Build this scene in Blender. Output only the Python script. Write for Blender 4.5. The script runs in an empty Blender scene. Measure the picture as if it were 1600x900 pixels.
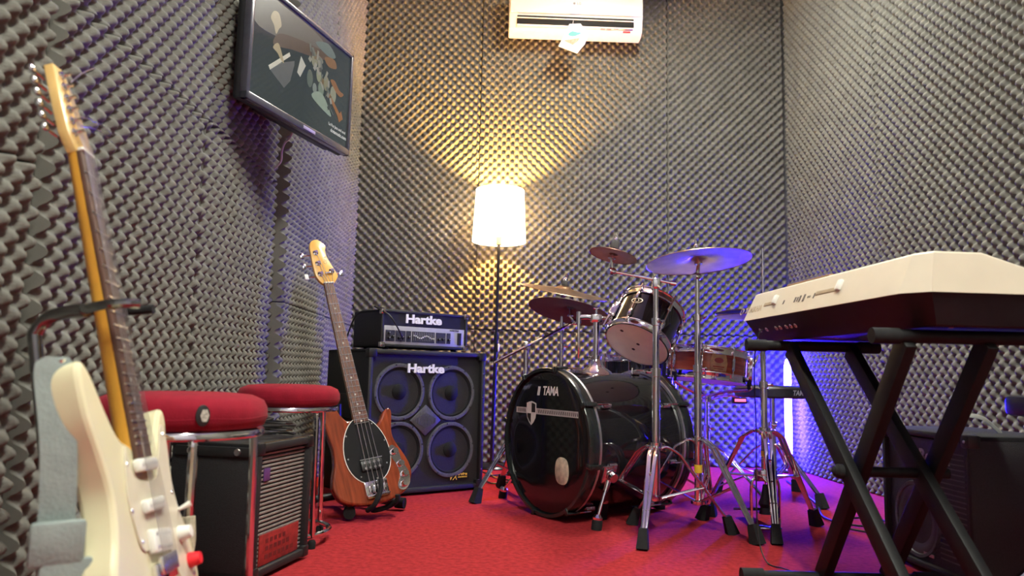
import bpy, bmesh, math, random
import numpy as np
from mathutils import Matrix, Vector
random.seed(7)
PI = math.pi
R = math.radians
sc = bpy.context.scene
col = sc.collection

# ------------------------------------------------------------------ camera, world, exposure
cam = bpy.data.cameras.new('camera')
cam_o = bpy.data.objects.new('camera', cam)
col.objects.link(cam_o)
cam.sensor_width = 36.0
cam.lens = 1155 / 1600 * 36
cam.clip_start = 0.02
cam_o.matrix_world = Matrix.Translation((0, 0, .565)) @ Matrix.Rotation(R(96.6), 4, 'X') @ Matrix.Rotation(R(1.3), 4, 'Z')
cam.dof.use_dof = True
cam.dof.focus_distance = 3.1
cam.dof.aperture_fstop = 3.9
sc.camera = cam_o
w = bpy.data.worlds.new('world'); sc.world = w; w.use_nodes = True
w.node_tree.nodes['Background'].inputs[0].default_value = (.01, .01, .012, 1)
w.node_tree.nodes['Background'].inputs[1].default_value = 1
sc.view_settings.view_transform = 'Standard'
sc.view_settings.look = 'None'
sc.view_settings.gamma = 1
sc.view_settings.use_curve_mapping = False
sc.view_settings.exposure = 0.0
CEIL_POWER = 255.0      # emission of the batten above the drums
NEAR_POWER = 400.0      # emission of the batten over the near end
LAMP_POWER = 290.0
LED_POWER = 1450.0

# ------------------------------------------------------------------ materials
MATS = {}
def mat(name, color, rough=.5, metal=0.0, var=0.0, scale=40.0, bump=0.0, bscale=None, emit=None, estr=0.0,
        coat=0.0, spec=.5, stretch=(1, 1, 1), color2=None, trans=0.0, sheen=0.0):
    if name in MATS: return MATS[name]
    m = bpy.data.materials.new(name); m.use_nodes = True
    nt = m.node_tree; b = nt.nodes['Principled BSDF']
    b.inputs['Base Color'].default_value = (*color, 1)
    b.inputs['Roughness'].default_value = rough
    b.inputs['Metallic'].default_value = metal
    b.inputs['Coat Weight'].default_value = coat
    b.inputs['Specular IOR Level'].default_value = spec
    if trans: b.inputs['Transmission Weight'].default_value = trans
    if sheen: b.inputs['Sheen Weight'].default_value = sheen
    if emit:
        b.inputs['Emission Color'].default_value = (*emit, 1)
        b.inputs['Emission Strength'].default_value = estr
    if var or bump or color2:
        tc = nt.nodes.new('ShaderNodeTexCoord'); mp = nt.nodes.new('ShaderNodeMapping')
        mp.inputs['Scale'].default_value = stretch
        nt.links.new(tc.outputs['Object'], mp.inputs['Vector'])
        n = nt.nodes.new('ShaderNodeTexNoise'); n.inputs['Scale'].default_value = scale; n.inputs['Detail'].default_value = 5
        nt.links.new(mp.outputs[0], n.inputs['Vector'])
        if var or color2:
            r = nt.nodes.new('ShaderNodeValToRGB')
            c1 = tuple(max(0, c * (1 - var)) for c in color)
            c2 = color2 if color2 else tuple(min(1, c * (1 + var)) for c in color)
            r.color_ramp.elements[0].position = .32; r.color_ramp.elements[1].position = .68
            r.color_ramp.elements[0].color = (*c1, 1); r.color_ramp.elements[1].color = (*c2, 1)
            nt.links.new(n.outputs['Fac'], r.inputs[0]); nt.links.new(r.outputs[0], b.inputs['Base Color'])
        if bump:
            n2 = n
            if bscale:
                n2 = nt.nodes.new('ShaderNodeTexNoise'); n2.inputs['Scale'].default_value = bscale; n2.inputs['Detail'].default_value = 4
                nt.links.new(tc.outputs['Object'], n2.inputs['Vector'])
            bp = nt.nodes.new('ShaderNodeBump'); bp.inputs['Strength'].default_value = bump; bp.inputs['Distance'].default_value = .004
            nt.links.new(n2.outputs['Fac'], bp.inputs['Height']); nt.links.new(bp.outputs[0], b.inputs['Normal'])
    MATS[name] = m
    return m

FOAM = mat('charcoal_foam', (.150, .145, .129), .95, var=.12, scale=9, bump=.25, bscale=420, spec=.15)
BACKING = mat('foam_backing', (.15, .146, .13), .95, var=.1, scale=12, spec=.15)
CARPET = mat('red_carpet', (.34, .026, .031), .97, var=.24, scale=55, bump=.8, bscale=520, spec=.08)
CEILM = mat('white_ceiling', (.7, .69, .66), .9, var=.03, scale=3)
PLASTER = mat('grey_plaster', (.35, .34, .33), .9, var=.05, scale=4)
CHROME = mat('chrome', (.82, .82, .84), .09, 1.0, var=.06, scale=30)
STEEL = mat('brushed_steel', (.62, .62, .64), .28, 1.0, var=.1, scale=60)
BLACKP = mat('black_plastic', (.012, .012, .013), .42, var=.2, scale=30)
RUBBER = mat('black_rubber', (.012, .012, .013), .8, spec=.25, var=.2, scale=60)
GLOSSB = mat('gloss_black_lacquer', (.008, .008, .010), .09, var=.2, scale=4, coat=.6)
VINYL = mat('black_vinyl', (.010, .010, .012), .62, var=.3, scale=160, bump=.35, bscale=380)
GRILLE = mat('black_grille_cloth', (.012, .012, .016), .7, var=.35, scale=300)
CONE = mat('speaker_cone', (.009, .009, .011), .8, spec=.2, var=.15, scale=50)
RING = mat('speaker_ring', (.075, .075, .095), .5, var=.25, scale=120)
WHITEP = mat('white_print', (.78, .78, .78), .5, var=.02)
GOLDP = mat('gold_print', (.75, .48, .08), .45, var=.05)
REDVEL = mat('red_fabric', (.23, .006, .019), .9, var=.12, scale=25, bump=.25, bscale=300, sheen=.03, spec=.2)
BRONZE = mat('cymbal_bronze', (.34, .22, .14), .34, 1.0, var=.22, scale=14)
BRONZE2 = mat('cymbal_red_bronze', (.30, .15, .115), .36, 1.0, var=.2, scale=14)
BRONZE3 = mat('cymbal_dark_bronze', (.085, .062, .055), .5, .8, var=.2, scale=16)
MAPLE = mat('amber_maple', (.66, .33, .045), .28, var=.14, scale=7, stretch=(6, 1, 6), coat=.4)
MAPLEF = mat('pale_maple', (.60, .39, .14), .35, var=.12, scale=9, stretch=(8, 1, 8), coat=.2)
ROSEW = mat('rosewood', (.085, .038, .024), .5, var=.35, scale=18, stretch=(8, 1, 8))
ROSEB = mat('rosewood_bass', (.13, .052, .034), .5, var=.35, scale=18, stretch=(8, 1, 8))
MAHOG = mat('red_brown_mahogany', (.20, .036, .012), .22, var=.38, scale=7, stretch=(9, .9, 9), coat=.5)
CREAM = mat('cream_lacquer', (.70, .65, .43), .22, var=.03, scale=5, coat=.4)
PEARL = mat('pale_pickguard', (.62, .57, .44), .3, var=.06, scale=30)
OFFWH = mat('white_plastic', (.74, .74, .69), .4, var=.03, scale=20)
KBW = mat('keyboard_silver_white', (.60, .53, .42), .5, var=.03, scale=12)
KBB = mat('keyboard_dark', (.010, .010, .013), .5, spec=.3, var=.2, scale=20)
ACW = mat('air_conditioner_white', (.80, .77, .72), .38, var=.02, scale=6)
DARKV = mat('dark_void', (.004, .004, .004), .8, var=.2)
HEADB = mat('beige_drumhead', (.94, .89, .70), .5, var=.06, scale=12)
WHITEH = mat('white_drumhead', (.6, .6, .57), .5, var=.05, scale=12)
SNAREW = mat('snare_mahogany', (.27, .045, .018), .2, var=.3, scale=8, stretch=(1, 1, 8), coat=.5)
GREYST = mat('grey_strap', (.24, .285, .275), .8, var=.08, scale=40, bump=.3, bscale=250)
YTAPE = mat('yellow_tape', (.75, .48, .02), .6, var=.1)
GOLDM = mat('gold_metal', (.8, .58, .25), .25, 1.0, var=.05)
REDKN = mat('red_plastic', (.75, .02, .03), .4, var=.05)
STRING = mat('steel_string', (.62, .58, .60), .3, 1.0, var=.05)
PADM = mat('beige_padding', (.50, .46, .34), .9, var=.3, scale=45)
SILV = mat('satin_silver', (.78, .78, .80), .36, 1.0, var=.05, scale=30)
HOOPG = mat('hoop_black', (.016, .020, .020), .22, var=.2, scale=10, coat=.3)

# ------------------------------------------------------------------ mesh building
def wmat(o):
    m = o.matrix_basis.copy()
    while o.parent:
        o = o.parent; m = o.matrix_basis @ m
    return m

def frame(o, x, y):
    """matrix with local x, y (orthonormalised, x kept) and z = x cross y"""
    x = Vector(x).normalized(); y = Vector(y); y = (y - x * x.dot(y)).normalized(); z = x.cross(y)
    m = Matrix.Identity(4)
    for i in range(3):
        m[i][0] = x[i]; m[i][1] = y[i]; m[i][2] = z[i]; m[i][3] = o[i]
    return m

def zframe(o, z, hint=(0, 0, 1)):
    z = Vector(z).normalized(); h = Vector(hint)
    if abs(z.dot(h)) > .98: h = Vector((1, 0, 0))
    x = h.cross(z).normalized(); y = z.cross(x)
    m = Matrix.Identity(4)
    for i in range(3):
        m[i][0] = x[i]; m[i][1] = y[i]; m[i][2] = z[i]; m[i][3] = o[i]
    return m

def spline(pts, n=6, closed=True):
    P = [Vector(p) for p in pts]; out = []; N = len(P)
    for i in range(N if closed else N - 1):
        if closed: a, b, c, d = P[i - 1], P[i], P[(i + 1) % N], P[(i + 2) % N]
        else: a, b, c, d = P[max(i - 1, 0)], P[i], P[i + 1], P[min(i + 2, N - 1)]
        for k in range(n):
            t = k / n
            out.append(.5 * (2 * b + (c - a) * t + (2 * a - 5 * b + 4 * c - d) * t * t + (3 * b - a - 3 * c + d) * t ** 3))
    if not closed: out.append(P[-1])
    return [tuple(v) for v in out]

class MB:
    def __init__(s, M=None): s.v = []; s.f = []; s.M = M or Matrix.Identity(4)
    def add(s, vs, fs, M=None):
        T = s.M @ M if M else s.M
        o = len(s.v); s.v += [tuple(T @ Vector(p)) for p in vs]; s.f += [tuple(i + o for i in f) for f in fs]
        return s
    def box(s, c, d, bev=0.0, M=None, seg=2):
        if bev <= 0:
            x, y, z = d[0] / 2, d[1] / 2, d[2] / 2
            vs = [(c[0] + i * x, c[1] + j * y, c[2] + k * z) for i in (-1, 1) for j in (-1, 1) for k in (-1, 1)]
            return s.add(vs, [(0, 1, 3, 2), (4, 6, 7, 5), (0, 4, 5, 1), (2, 3, 7, 6), (0, 2, 6, 4), (1, 5, 7, 3)], M)
        bm = bmesh.new(); bmesh.ops.create_cube(bm, size=1)
        for v in bm.verts: v.co = Vector((v.co.x * d[0] + c[0], v.co.y * d[1] + c[1], v.co.z * d[2] + c[2]))
        bmesh.ops.bevel(bm, geom=bm.edges[:], offset=min(bev, min(d) * .49), segments=seg, affect='EDGES', profile=.5)
        bm.verts.ensure_lookup_table(); bm.verts.index_update()
        vs = [tuple(v.co) for v in bm.verts]; fs = [tuple(v.index for v in f.verts) for f in bm.faces]; bm.free()
        return s.add(vs, fs, M)
    def beam(s, a, b, wd, ht, up=(0, 0, 1), bev=.003):
        a = Vector(a); b = Vector(b); z = b - a
        F = zframe(a, z, up)       # local x sideways, local y towards 'up'
        return s.box((0, 0, z.length / 2), (wd, ht, z.length), bev, F, 2)
    def tube(s, pts, r, n=10, closed=False, cap=True, flat=1.0, up=None):
        P = [Vector(p) for p in pts]; N = len(P)
        rad = r if isinstance(r, (list, tuple)) else [r] * N
        T = []
        for i in range(N):
            if closed: t = P[(i + 1) % N] - P[i - 1]
            else: t = P[min(i + 1, N - 1)] - P[max(i - 1, 0)]
            T.append(t.normalized())
        h = Vector(up) if up else Vector((0, 0, 1))
        if abs(T[0].dot(h)) > .95: h = Vector((1, .3, 0))
        u = (h - T[0] * h.dot(T[0])).normalized(); vs = []; fs = []
        for i in range(N):
            u = (u - T[i] * u.dot(T[i])).normalized(); w_ = T[i].cross(u)
            for k in range(n):
                a = 2 * PI * k / n
                vs.append(tuple(P[i] + u * math.cos(a) * rad[i] * flat + w_ * math.sin(a) * rad[i]))
        for i in range(N if closed else N - 1):
            j = (i + 1) % N
            for k in range(n):
                l = (k + 1) % n
                fs.append((i * n + k, i * n + l, j * n + l, j * n + k))
        if cap and not closed:
            fs.append(tuple(range(n))[::-1]); fs.append(tuple((N - 1) * n + k for k in range(n)))
        return s.add(vs, fs)
    def cyl(s, a, b, r, r2=None, n=14): return s.tube([a, b], [r, r if r2 is None else r2], n)
    def lathe(s, prof, n=32, M=None, closed=False):
        """prof: (radius, z) list; revolved round local z"""
        vs = []; fs = []; idx = []
        for (r, z) in prof:
            if r < 1e-6: idx.append([len(vs)]); vs.append((0, 0, z))
            else:
                idx.append(list(range(len(vs), len(vs) + n)))
                vs += [(r * math.cos(2 * PI * k / n), r * math.sin(2 * PI * k / n), z) for k in range(n)]
        L = len(prof)
        for i in range(L if closed else L - 1):
            A, B = idx[i], idx[(i + 1) % L]
            for k in range(n):
                l = (k + 1) % n
                if len(A) == 1 and len(B) == 1: continue
                if len(A) == 1: fs.append((A[0], B[k], B[l]))
                elif len(B) == 1: fs.append((A[k], A[l], B[0]))
                else: fs.append((A[k], A[l], B[l], B[k]))
        return s.add(vs, fs, M)
    def prism(s, out, z0, z1, rnd=0.0, M=None):
        P = [Vector((p[0], p[1])) for p in out]; N = len(P)
        area = sum(P[i - 1].x * P[i].y - P[i].x * P[i - 1].y for i in range(N))
        if area < 0: P.reverse()
        nr = []
        for i in range(N):
            d = (P[(i + 1) % N] - P[i - 1]); nr.append(Vector((d.y, -d.x)).normalized())
        lay = [(0, z0), (0, z1)] if rnd <= 0 else [(-rnd, z0), (-rnd * .3, z0 + rnd * .3), (0, z0 + rnd), (0, z1 - rnd), (-rnd * .3, z1 - rnd * .3), (-rnd, z1)]
        vs = []; fs = []
        for (o, z) in lay:
            vs += [(P[i].x + nr[i].x * o, P[i].y + nr[i].y * o, z) for i in range(N)]
        for k in range(len(lay) - 1):
            for i in range(N):
                j = (i + 1) % N
                fs.append((k * N + i, k * N + j, (k + 1) * N + j, (k + 1) * N + i))
        fs.append(tuple(range(N))[::-1]); fs.append(tuple((len(lay) - 1) * N + i for i in range(N)))
        return s.add(vs, fs, M)
    def text(s, txt, size, M, ext=.001, off=0.0, shear=0.0, sx=1.0, space=1.0):
        c = bpy.data.curves.new('lettering', 'FONT'); c.body = txt; c.size = size; c.extrude = ext; c.offset = off
        c.shear = shear; c.align_x = 'CENTER'; c.align_y = 'CENTER'; c.resolution_u = 3; c.space_character = space
        o = bpy.data.objects.new('lettering', c); me = bpy.data.meshes.new_from_object(o)
        s.add([(v.co.x * sx, v.co.y, v.co.z) for v in me.vertices], [tuple(p.vertices) for p in me.polygons], M)
        bpy.data.objects.remove(o); bpy.data.curves.remove(c); bpy.data.meshes.remove(me)
        return s
    def build(s, name, m, parent=None, world=False, smooth=35, label=None):
        vs = s.v
        if world and parent:
            I = wmat(parent).inverted(); vs = [tuple(I @ Vector(p)) for p in vs]
        me = bpy.data.meshes.new(name); me.from_pydata(vs, [], s.f); me.update()
        bm = bmesh.new(); bm.from_mesh(me); bmesh.ops.recalc_face_normals(bm, faces=bm.faces); bm.to_mesh(me); bm.free()
        if smooth:
            me.shade_smooth(); me.set_sharp_from_angle(angle=R(smooth))
        me.materials.append(m)
        o = bpy.data.objects.new(name, me); col.objects.link(o); o.parent = parent
        if label: o['label'] = label
        return o

def tag(o, label, cat, group=None, kind=None):
    if label: o['label'] = label
    if cat: o['category'] = cat
    if group: o['group'] = group
    if kind: o['kind'] = kind
    return o
def thing(name, label, cat, M=None, group=None):
    o = bpy.data.objects.new(name, None); col.objects.link(o); o.empty_display_size = .05
    if M is not None: o.matrix_basis = M if isinstance(M, Matrix) else Matrix.Translation(M)
    return tag(o, label, cat, group)
def inst(src, parent, M):
    c = src.copy(); col.objects.link(c); c.parent = parent; c.matrix_basis = M
    return c
def V(*a): return Vector(a)

# ------------------------------------------------------------------ room shell
YAW = R(1.9)
E1 = V(math.cos(YAW), math.sin(YAW), 0); E2 = V(-math.sin(YAW), math.cos(YAW), 0); UP = V(0, 0, 1)
C0 = V(-1.07, 4.745, 0)
RW, RL, RH = 2.897, 6.2, 3.2
def room(u, v, z=0): return C0 + E1 * u + E2 * v + UP * z
RM = frame(C0, E1, E2)
def shell(name, c, d, m):
    o = MB().box(c, d).build(name, m, None, smooth=0)
    o.matrix_basis = RM; o['kind'] = 'structure'
    return o
G = .03
shell('floor', (RW / 2, -RL / 2, -.05), (RW + .4, RL + .4, .1), CARPET)
shell('ceiling', (RW / 2, -RL / 2, RH + .05), (RW + .4, RL + .4, .1), CEILM)
wall_back = shell('wall_back', (RW / 2, G + .06, RH / 2), (RW + .4, .12, RH), BACKING)
wall_left = shell('wall_left', (-G - .06, -RL / 2 + .01, RH / 2), (.12, RL - .02, RH), BACKING)
wall_right = shell('wall_right', (RW + G + .06, -RL / 2 + .01, RH / 2), (.12, RL - .02, RH), BACKING)
shell('wall_rear', (RW / 2, -RL - .06, RH / 2), (RW + .4, .12, RH), PLASTER)

PITCH, AMP = .058, .0185
_fm = {}
def foam_mesh(wd, ht, pu, pv, base):
    key = (round(wd, 3), round(ht, 3), pu, pv, base)
    if key in _fm: return _fm[key]
    nu = max(8, int(round(wd / PITCH * 8))); nv = max(8, int(round(ht / PITCH * 8)))
    u = np.linspace(0, wd, nu + 1); v = np.linspace(0, ht, nv + 1)
    U, Vv = np.meshgrid(u, v)
    k = 2 * PI / PITCH
    c = np.cos(k * (U + pu)) * np.cos(k * (Vv + pv))
    Z = AMP * np.where(c > 0, .85 * np.abs(c) ** .8, -1.15 * np.abs(c)) + .0022 * np.sin(U * 5.1 + pu * 90) * np.sin(Vv * 4.3 + pv * 70)
    co = np.stack([U, Vv, Z], -1).reshape(-1, 3)
    n1 = nu + 1
    idx = np.arange((nu + 1) * (nv + 1)).reshape(nv + 1, n1)
    q = np.stack([idx[:-1, :-1], idx[:-1, 1:], idx[1:, 1:], idx[1:, :-1]], -1).reshape(-1, 4)
    ring = np.concatenate([idx[0, :-1], idx[:-1, -1], idx[-1, :0:-1], idx[:0:-1, 0]])
    sk = co[ring].copy(); sk[:, 2] = -base
    o = len(co); nr = len(ring); a = np.arange(nr); b = (a + 1) % nr
    q2 = np.stack([ring[a], o + a, o + b, ring[b]], -1)
    co = np.concatenate([co, sk]); F = np.concatenate([q, q2]); nq = len(F)
    me = bpy.data.meshes.new('foam_panel')
    me.vertices.add(len(co)); me.vertices.foreach_set('co', co.astype(np.float32).ravel())
    me.loops.add(nq * 4); me.loops.foreach_set('vertex_index', F.astype(np.int32).ravel())
    me.polygons.add(nq); me.polygons.foreach_set('loop_start', np.arange(0, nq * 4, 4, dtype=np.int32))
    me.update(calc_edges=True)
    sm = np.ones(nq, dtype=bool); sm[len(q):] = False
    me.polygons.foreach_set('use_smooth', sm)
    me.materials.append(FOAM)
    _fm[key] = me
    return me
def foam_panel(wall, u0, u1, z0, z1, side, lift=0.0):
    """side: 'b' u along the back wall; 'l'/'r' u = distance along the wall from the back corner (negative towards the camera)"""
    gap = .0022
    wd = u1 - u0 - 2 * gap; ht = z1 - z0 - 2 * gap
    pu, pv = random.choice([0, .0145, .029, .036]), random.choice([0, .0145, .029, .02])
    me = foam_mesh(wd, ht, pu, pv, .027 + lift)
    o = bpy.data.objects.new('foam_panel', me); col.objects.link(o); o.parent = wall
    j = random.uniform(-.0015, .0015)
    if side == 'b': M = frame((u0 + gap, 0 + j, z0 + gap), (1, 0, 0), (0, 0, 1))
    elif side == 'l': M = frame((lift + j, u0 + gap, z0 + gap), (0, 1, 0), (0, 0, 1))
    else: M = frame((RW + j, u1 - gap, z0 + gap), (0, -1, 0), (0, 0, 1))
    o.matrix_basis = M
    return o
S1 = .842
for (a, b) in ((.012, .833), (.833, 2.09), (2.09, RW - .012)):
    for (z0, z1) in ((.004, S1), (S1, RH - .004)): foam_panel(wall_back, a, b, z0, z1, 'b')
for (a, b) in ((-1.66, -.83), (-.83, -.014)):
    for (z0, z1) in ((.004, S1), (S1, RH - .004)): foam_panel(wall_left, a, b, z0, z1, 'l', .045)
for (a, b) in ((-3.26, -2.46), (-2.46, -1.662)):
    for (z0, z1) in ((.004, 1.345), (1.345, RH - .004)): foam_panel(wall_left, a, b, z0, z1, 'l')
for (z0, z1) in ((.004, .95), (.95, 2.2), (2.2, RH - .004)): foam_panel(wall_left, -4.5, -3.315, z0, z1, 'l', .012)
for (a, b) in ((-1.15, -.014), (-2.35, -1.15), (-3.55, -2.35)):
    for (z0, z1) in ((.004, S1), (S1, RH - .004)): foam_panel(wall_right, a, b, z0, z1, 'r')

# ------------------------------------------------------------------ ceiling battens (the room's own light)
TUBE = mat('batten_diffuser', (.9, .9, .9), .5, emit=(.98, 1.0, .86), estr=CEIL_POWER, var=.01)
TUBE2 = mat('batten_diffuser_near', (.9, .9, .9), .5, emit=(.98, 1.0, .86), estr=NEAR_POWER, var=.01)
def batten(c, label, tube=TUBE):
    t = thing('ceiling_batten', label, 'ceiling light', frame(c, E2, -E1), 'ceiling battens')
    MB().box((0, 0, -.02), (1.24, .13, .04), .008).build('housing', OFFWH, t)
    MB().box((0, 0, -.05), (1.18, .10, .022), .01).build('diffuser', tube, t)
    for s in (-1, 1): MB().box((s * .605, 0, -.048), (.03, .115, .03), .006).build('end_cap', OFFWH, t)
    return t
batten(room(1.35, -4.7, RH), 'white ceiling batten light over the near end of the room', TUBE2)
batten(room(1.75, -1.55, RH), 'white ceiling batten light above the drum kit')

# ------------------------------------------------------------------ television
tdir = V(.201, .655, 0).normalized()
TVM = frame((-.897, 2.36, 1.454), tdir, UP)          # local x along the screen, y up, z out of the screen
TW, TH = .687, .442
tv = thing('television', 'black flat television on a swivel arm high on the left wall', 'television', TVM)
BEZ = mat('tv_bezel', (.050, .050, .062), .25, var=.1, coat=.4)
mb = MB()
bz = .020
mb.box((TW / 2, TH - bz / 2, -.012), (TW, bz, .03), .005); mb.box((TW / 2, bz * .7, -.012), (TW, bz * 1.4, .03), .005)
mb.box((bz / 2, TH / 2, -.012), (bz, TH, .03), .005); mb.box((TW - bz / 2, TH / 2, -.012), (bz, TH, .03), .005)
mb.build('bezel', BEZ, tv)
MB().box((TW / 2, TH / 2, -.042), (TW - .006, TH - .006, .034), .012).box((TW * .58, TH * .36, -.072), (TW * .72, TH * .66, .05), .018).build('back_shell', BLACKP, tv)
SCRM = mat('tv_screen', (.012, .016, .017), .10, emit=(.022, .030, .030), estr=1.0, var=.1, scale=3, coat=.5)
scr = MB().box((TW / 2, TH / 2 + .004, -.008), (TW - 2 * bz, TH - 2.2 * bz, .006)).build('screen', SCRM, tv, smooth=0)
def scol(n, c, e=.55): return mat('picture_' + n, tuple(x * .08 for x in c), .3, emit=c, estr=e * PE, var=.3, scale=45)
zs = [-.0046]
PE = .62
def pic(name, pts, c, e=.55, sm=True):
    zs[0] += .00004
    p = spline(pts, 5) if sm else pts
    MB().prism(p, zs[0] - .0003, zs[0]).build(name, scol(name, c, e), scr, smooth=0)
pic('painted_reflection', [(.03, .28), (.05, .40), (.2, .412), (.40, .41), (.47, .38), (.36, .33), (.2, .29)], (.10, .095, .085), .9)  # pale reflection on the glass, painted as a grey glowing patch
pic('shirt', [(.14, .245), (.17, .30), (.30, .335), (.42, .355), (.52, .37), (.50, .34), (.38, .305), (.25, .275)], (.085, .050, .035), .7)
pic('face', [(.115, .335), (.13, .365), (.16, .37), (.178, .335), (.165, .315), (.15, .29), (.135, .315)], (.50, .42, .27), .9)
pic('keybed', [(.125, .150), (.20, .205), (.27, .24), (.27, .225), (.25, .155), (.215, .115)], (.16, .18, .18), .6, False)
pic('keys', [(.118, .160), (.235, .258), (.243, .247), (.128, .148)], (.80, .76, .60), .8, False)
pic('arm', [(.137, .235), (.165, .262), (.19, .235), (.205, .205), (.185, .21), (.165, .225)], (.55, .45, .25), .7)
pic('paper', [(.29, .205), (.309, .276), (.343, .252), (.311, .195)], (.62, .62, .52), .8, False)
pic('curtain', [(.40, .37), (.49, .405), (.55, .375), (.50, .355)], (.13, .21, .20), .7)
pic('amber_patch', [(.47, .34), (.54, .36), (.56, .33), (.50, .315)], (.28, .14, .06), .7)
for k, (x, y, a, b, c) in enumerate([(.375, .215, .020, .035, (.13, .18, .15)), (.40, .30, .022, .03, (.30, .30, .20)), (.435, .255, .018, .030, (.35, .38, .25)), (.455, .205, .020, .030, (.25, .33, .25)), (.49, .24, .022, .03, (.33, .32, .20)), (.545, .215, .022, .035, (.40, .42, .30)), (.41, .19, .014, .02, (.28, .34, .30)), (.43, .315, .03, .014, (.24, .25, .2))]):
    pic('cymbal_disc' + 'abcdefgh'[k], [(x + a * math.cos(t), y + b * math.sin(t)) for t in np.linspace(0, 2 * PI, 9)[:-1]], c, .7)
pic('drum_skin', [(.395, .150), (.43, .185), (.47, .185), (.51, .155), (.532, .118)], (.36, .46, .36), .75)
pic('guitar_neck', [(.50, .205), (.512, .215), (.60, .155), (.612, .17), (.628, .14), (.60, .118), (.585, .14)], (.42, .19, .08), .75, False)
pic('guitar_body', [(.52, .265), (.55, .275), (.59, .25), (.625, .245), (.60, .225), (.56, .235)], (.38, .18, .08), .7)
rs = random.Random(3)
for k in range(26):
    cx, cy = .36 + .03 * rs.random() + k * .0062, .33 - k * .0062 + rs.uniform(-.035, .04); a = rs.uniform(.003, .010); b = rs.uniform(.006, .022); an = rs.uniform(-1, 1)
    q = [(cx + a * x * math.cos(an) - b * y * math.sin(an), cy + a * x * math.sin(an) + b * y * math.cos(an)) for (x, y) in ((-1, -1), (1, -1), (1, 1), (-1, 1))]
    pic('kit_piece' + 'abcde'[k % 5], q, [(.16, .2, .17), (.34, .34, .27), (.22, .15, .07), (.07, .09, .09), (.42, .42, .36)][k % 5], .7, False)
LET = scol('lettering', (.8, .8, .75), .8)
MB().text('La Paz Jazz and soul', .0165, Matrix.Translation((.588, .088, -.0040)), .0002, .0003).text('dotamusic.com', .020, Matrix.Translation((.60, .066, -.0040)), .0002, .0006).build('lettering', LET, scr, smooth=0)
MB().box((TW * .55, .012, .004), (.08, .012, .003), .001).build('logo_strip', mat('logo_lilac', (.30, .27, .42), .3, var=.05), tv)
# swivel arm back to the wall
wb = TVM @ V(TW * .55, TH * .5, -.075)
wallp = V(-1.035, wb.y + .05, wb.z)
mb = MB().beam(wb, (wb + wallp) / 2 + V(0, .05, 0), .04, .06).beam((wb + wallp) / 2 + V(0, .05, 0), wallp + V(.03, 0, 0), .04, .06)
mb.build('swivel_arm', BLACKP, tv, True)
o = MB().tube(spline([(-.86, 2.80, 1.50), (-.905, 2.87, 1.478), (-.930, 2.90, 1.470), (-.950, 2.93, 1.445), (-.957, 2.945, 1.405), (-.985, 2.955, 1.375)], 6, False), .0045, 8).build('television_cable', mat('pale_cable', (.55, .55, .55), .5, var=.05))
tag(o, 'short pale cable looping out below the television', 'cable')

# ------------------------------------------------------------------ air conditioner
ACM = frame(room(1.006, -.215, 2.775), E1, UP)        # local x along the wall, y up, z towards the room
AW = .872
ac = thing('air_conditioner', 'white split air conditioner high on the back wall', 'air conditioner', ACM)
prof = [(-.185, .035), (-.185, .29), (-.03, .29), (.0, .262), (.012, .20), (.012, .115), (.0, .095), (-.012, .02), (-.05, .0), (-.12, .0)]
def xz(prof, x0, x1):
    m = frame((x0, 0, 0), (0, 0, 1), (0, 1, 0))      # prism z runs along -x -> flip
    return m
mb = MB(); P2 = [(z, y) for (z, y) in prof]
Mx = Matrix(((0, 0, 1, 0), (0, 1, 0, 0), (1, 0, 0, 0), (0, 0, 0, 1)))
mb.prism(P2, 0, AW, .008, Mx); mb.build('casing', ACW, ac)
MB().box((AW / 2, .19, .016), (AW - .012, .15, .014), .005).build('front_panel', ACW, ac)
mb = MB().box((AW / 2 - .005, .094, .003), (AW * .87, .010, .012)).build('panel_gap', DARKV, ac, smooth=0)
MB().box((AW / 2 - .005, .062, -.003), (AW * .875, .036, .022), .003).build('air_outlet', DARKV, ac)
MB().box((AW / 2 - .005, .082, .009), (AW * .87, .006, .014), .002).build('louver', ACW, ac)
MB().box((AW / 2 - .005, .037, .0), (AW * .87, .006, .022), .002).build('louver', ACW, ac)
for k in range(9): MB().box((AW * (.12 + .095 * k), .062, .0045), (.003, .034, .006)).build('vane', mat('dark_grey', (.03, .03, .03), .5, var=.1), ac)
MB().text('LG', .022, Matrix.Translation((AW / 2 + .015, .185, .0235)), .0006, .0004).lathe([(.0, 0), (.008, 0), (.008, .001), (0, .001)], 16, Matrix.Translation((AW / 2 - .016, .185, .0235))).build('logo', mat('grey_print', (.25, .25, .27), .5, var=.05), ac, smooth=0)
MB().box((AW * .88, .016, -.004), (.05, .010, .012), .003).build('sticker', REDKN, ac)
for k, x in enumerate((.70, .745, .80)): MB().box((AW * x, .03 + .004 * (k == 2), .0025 - .004), (.03, .004, .006), .001).build('marking', mat('grey_print', (.25, .25, .27), .5), ac)
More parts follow.
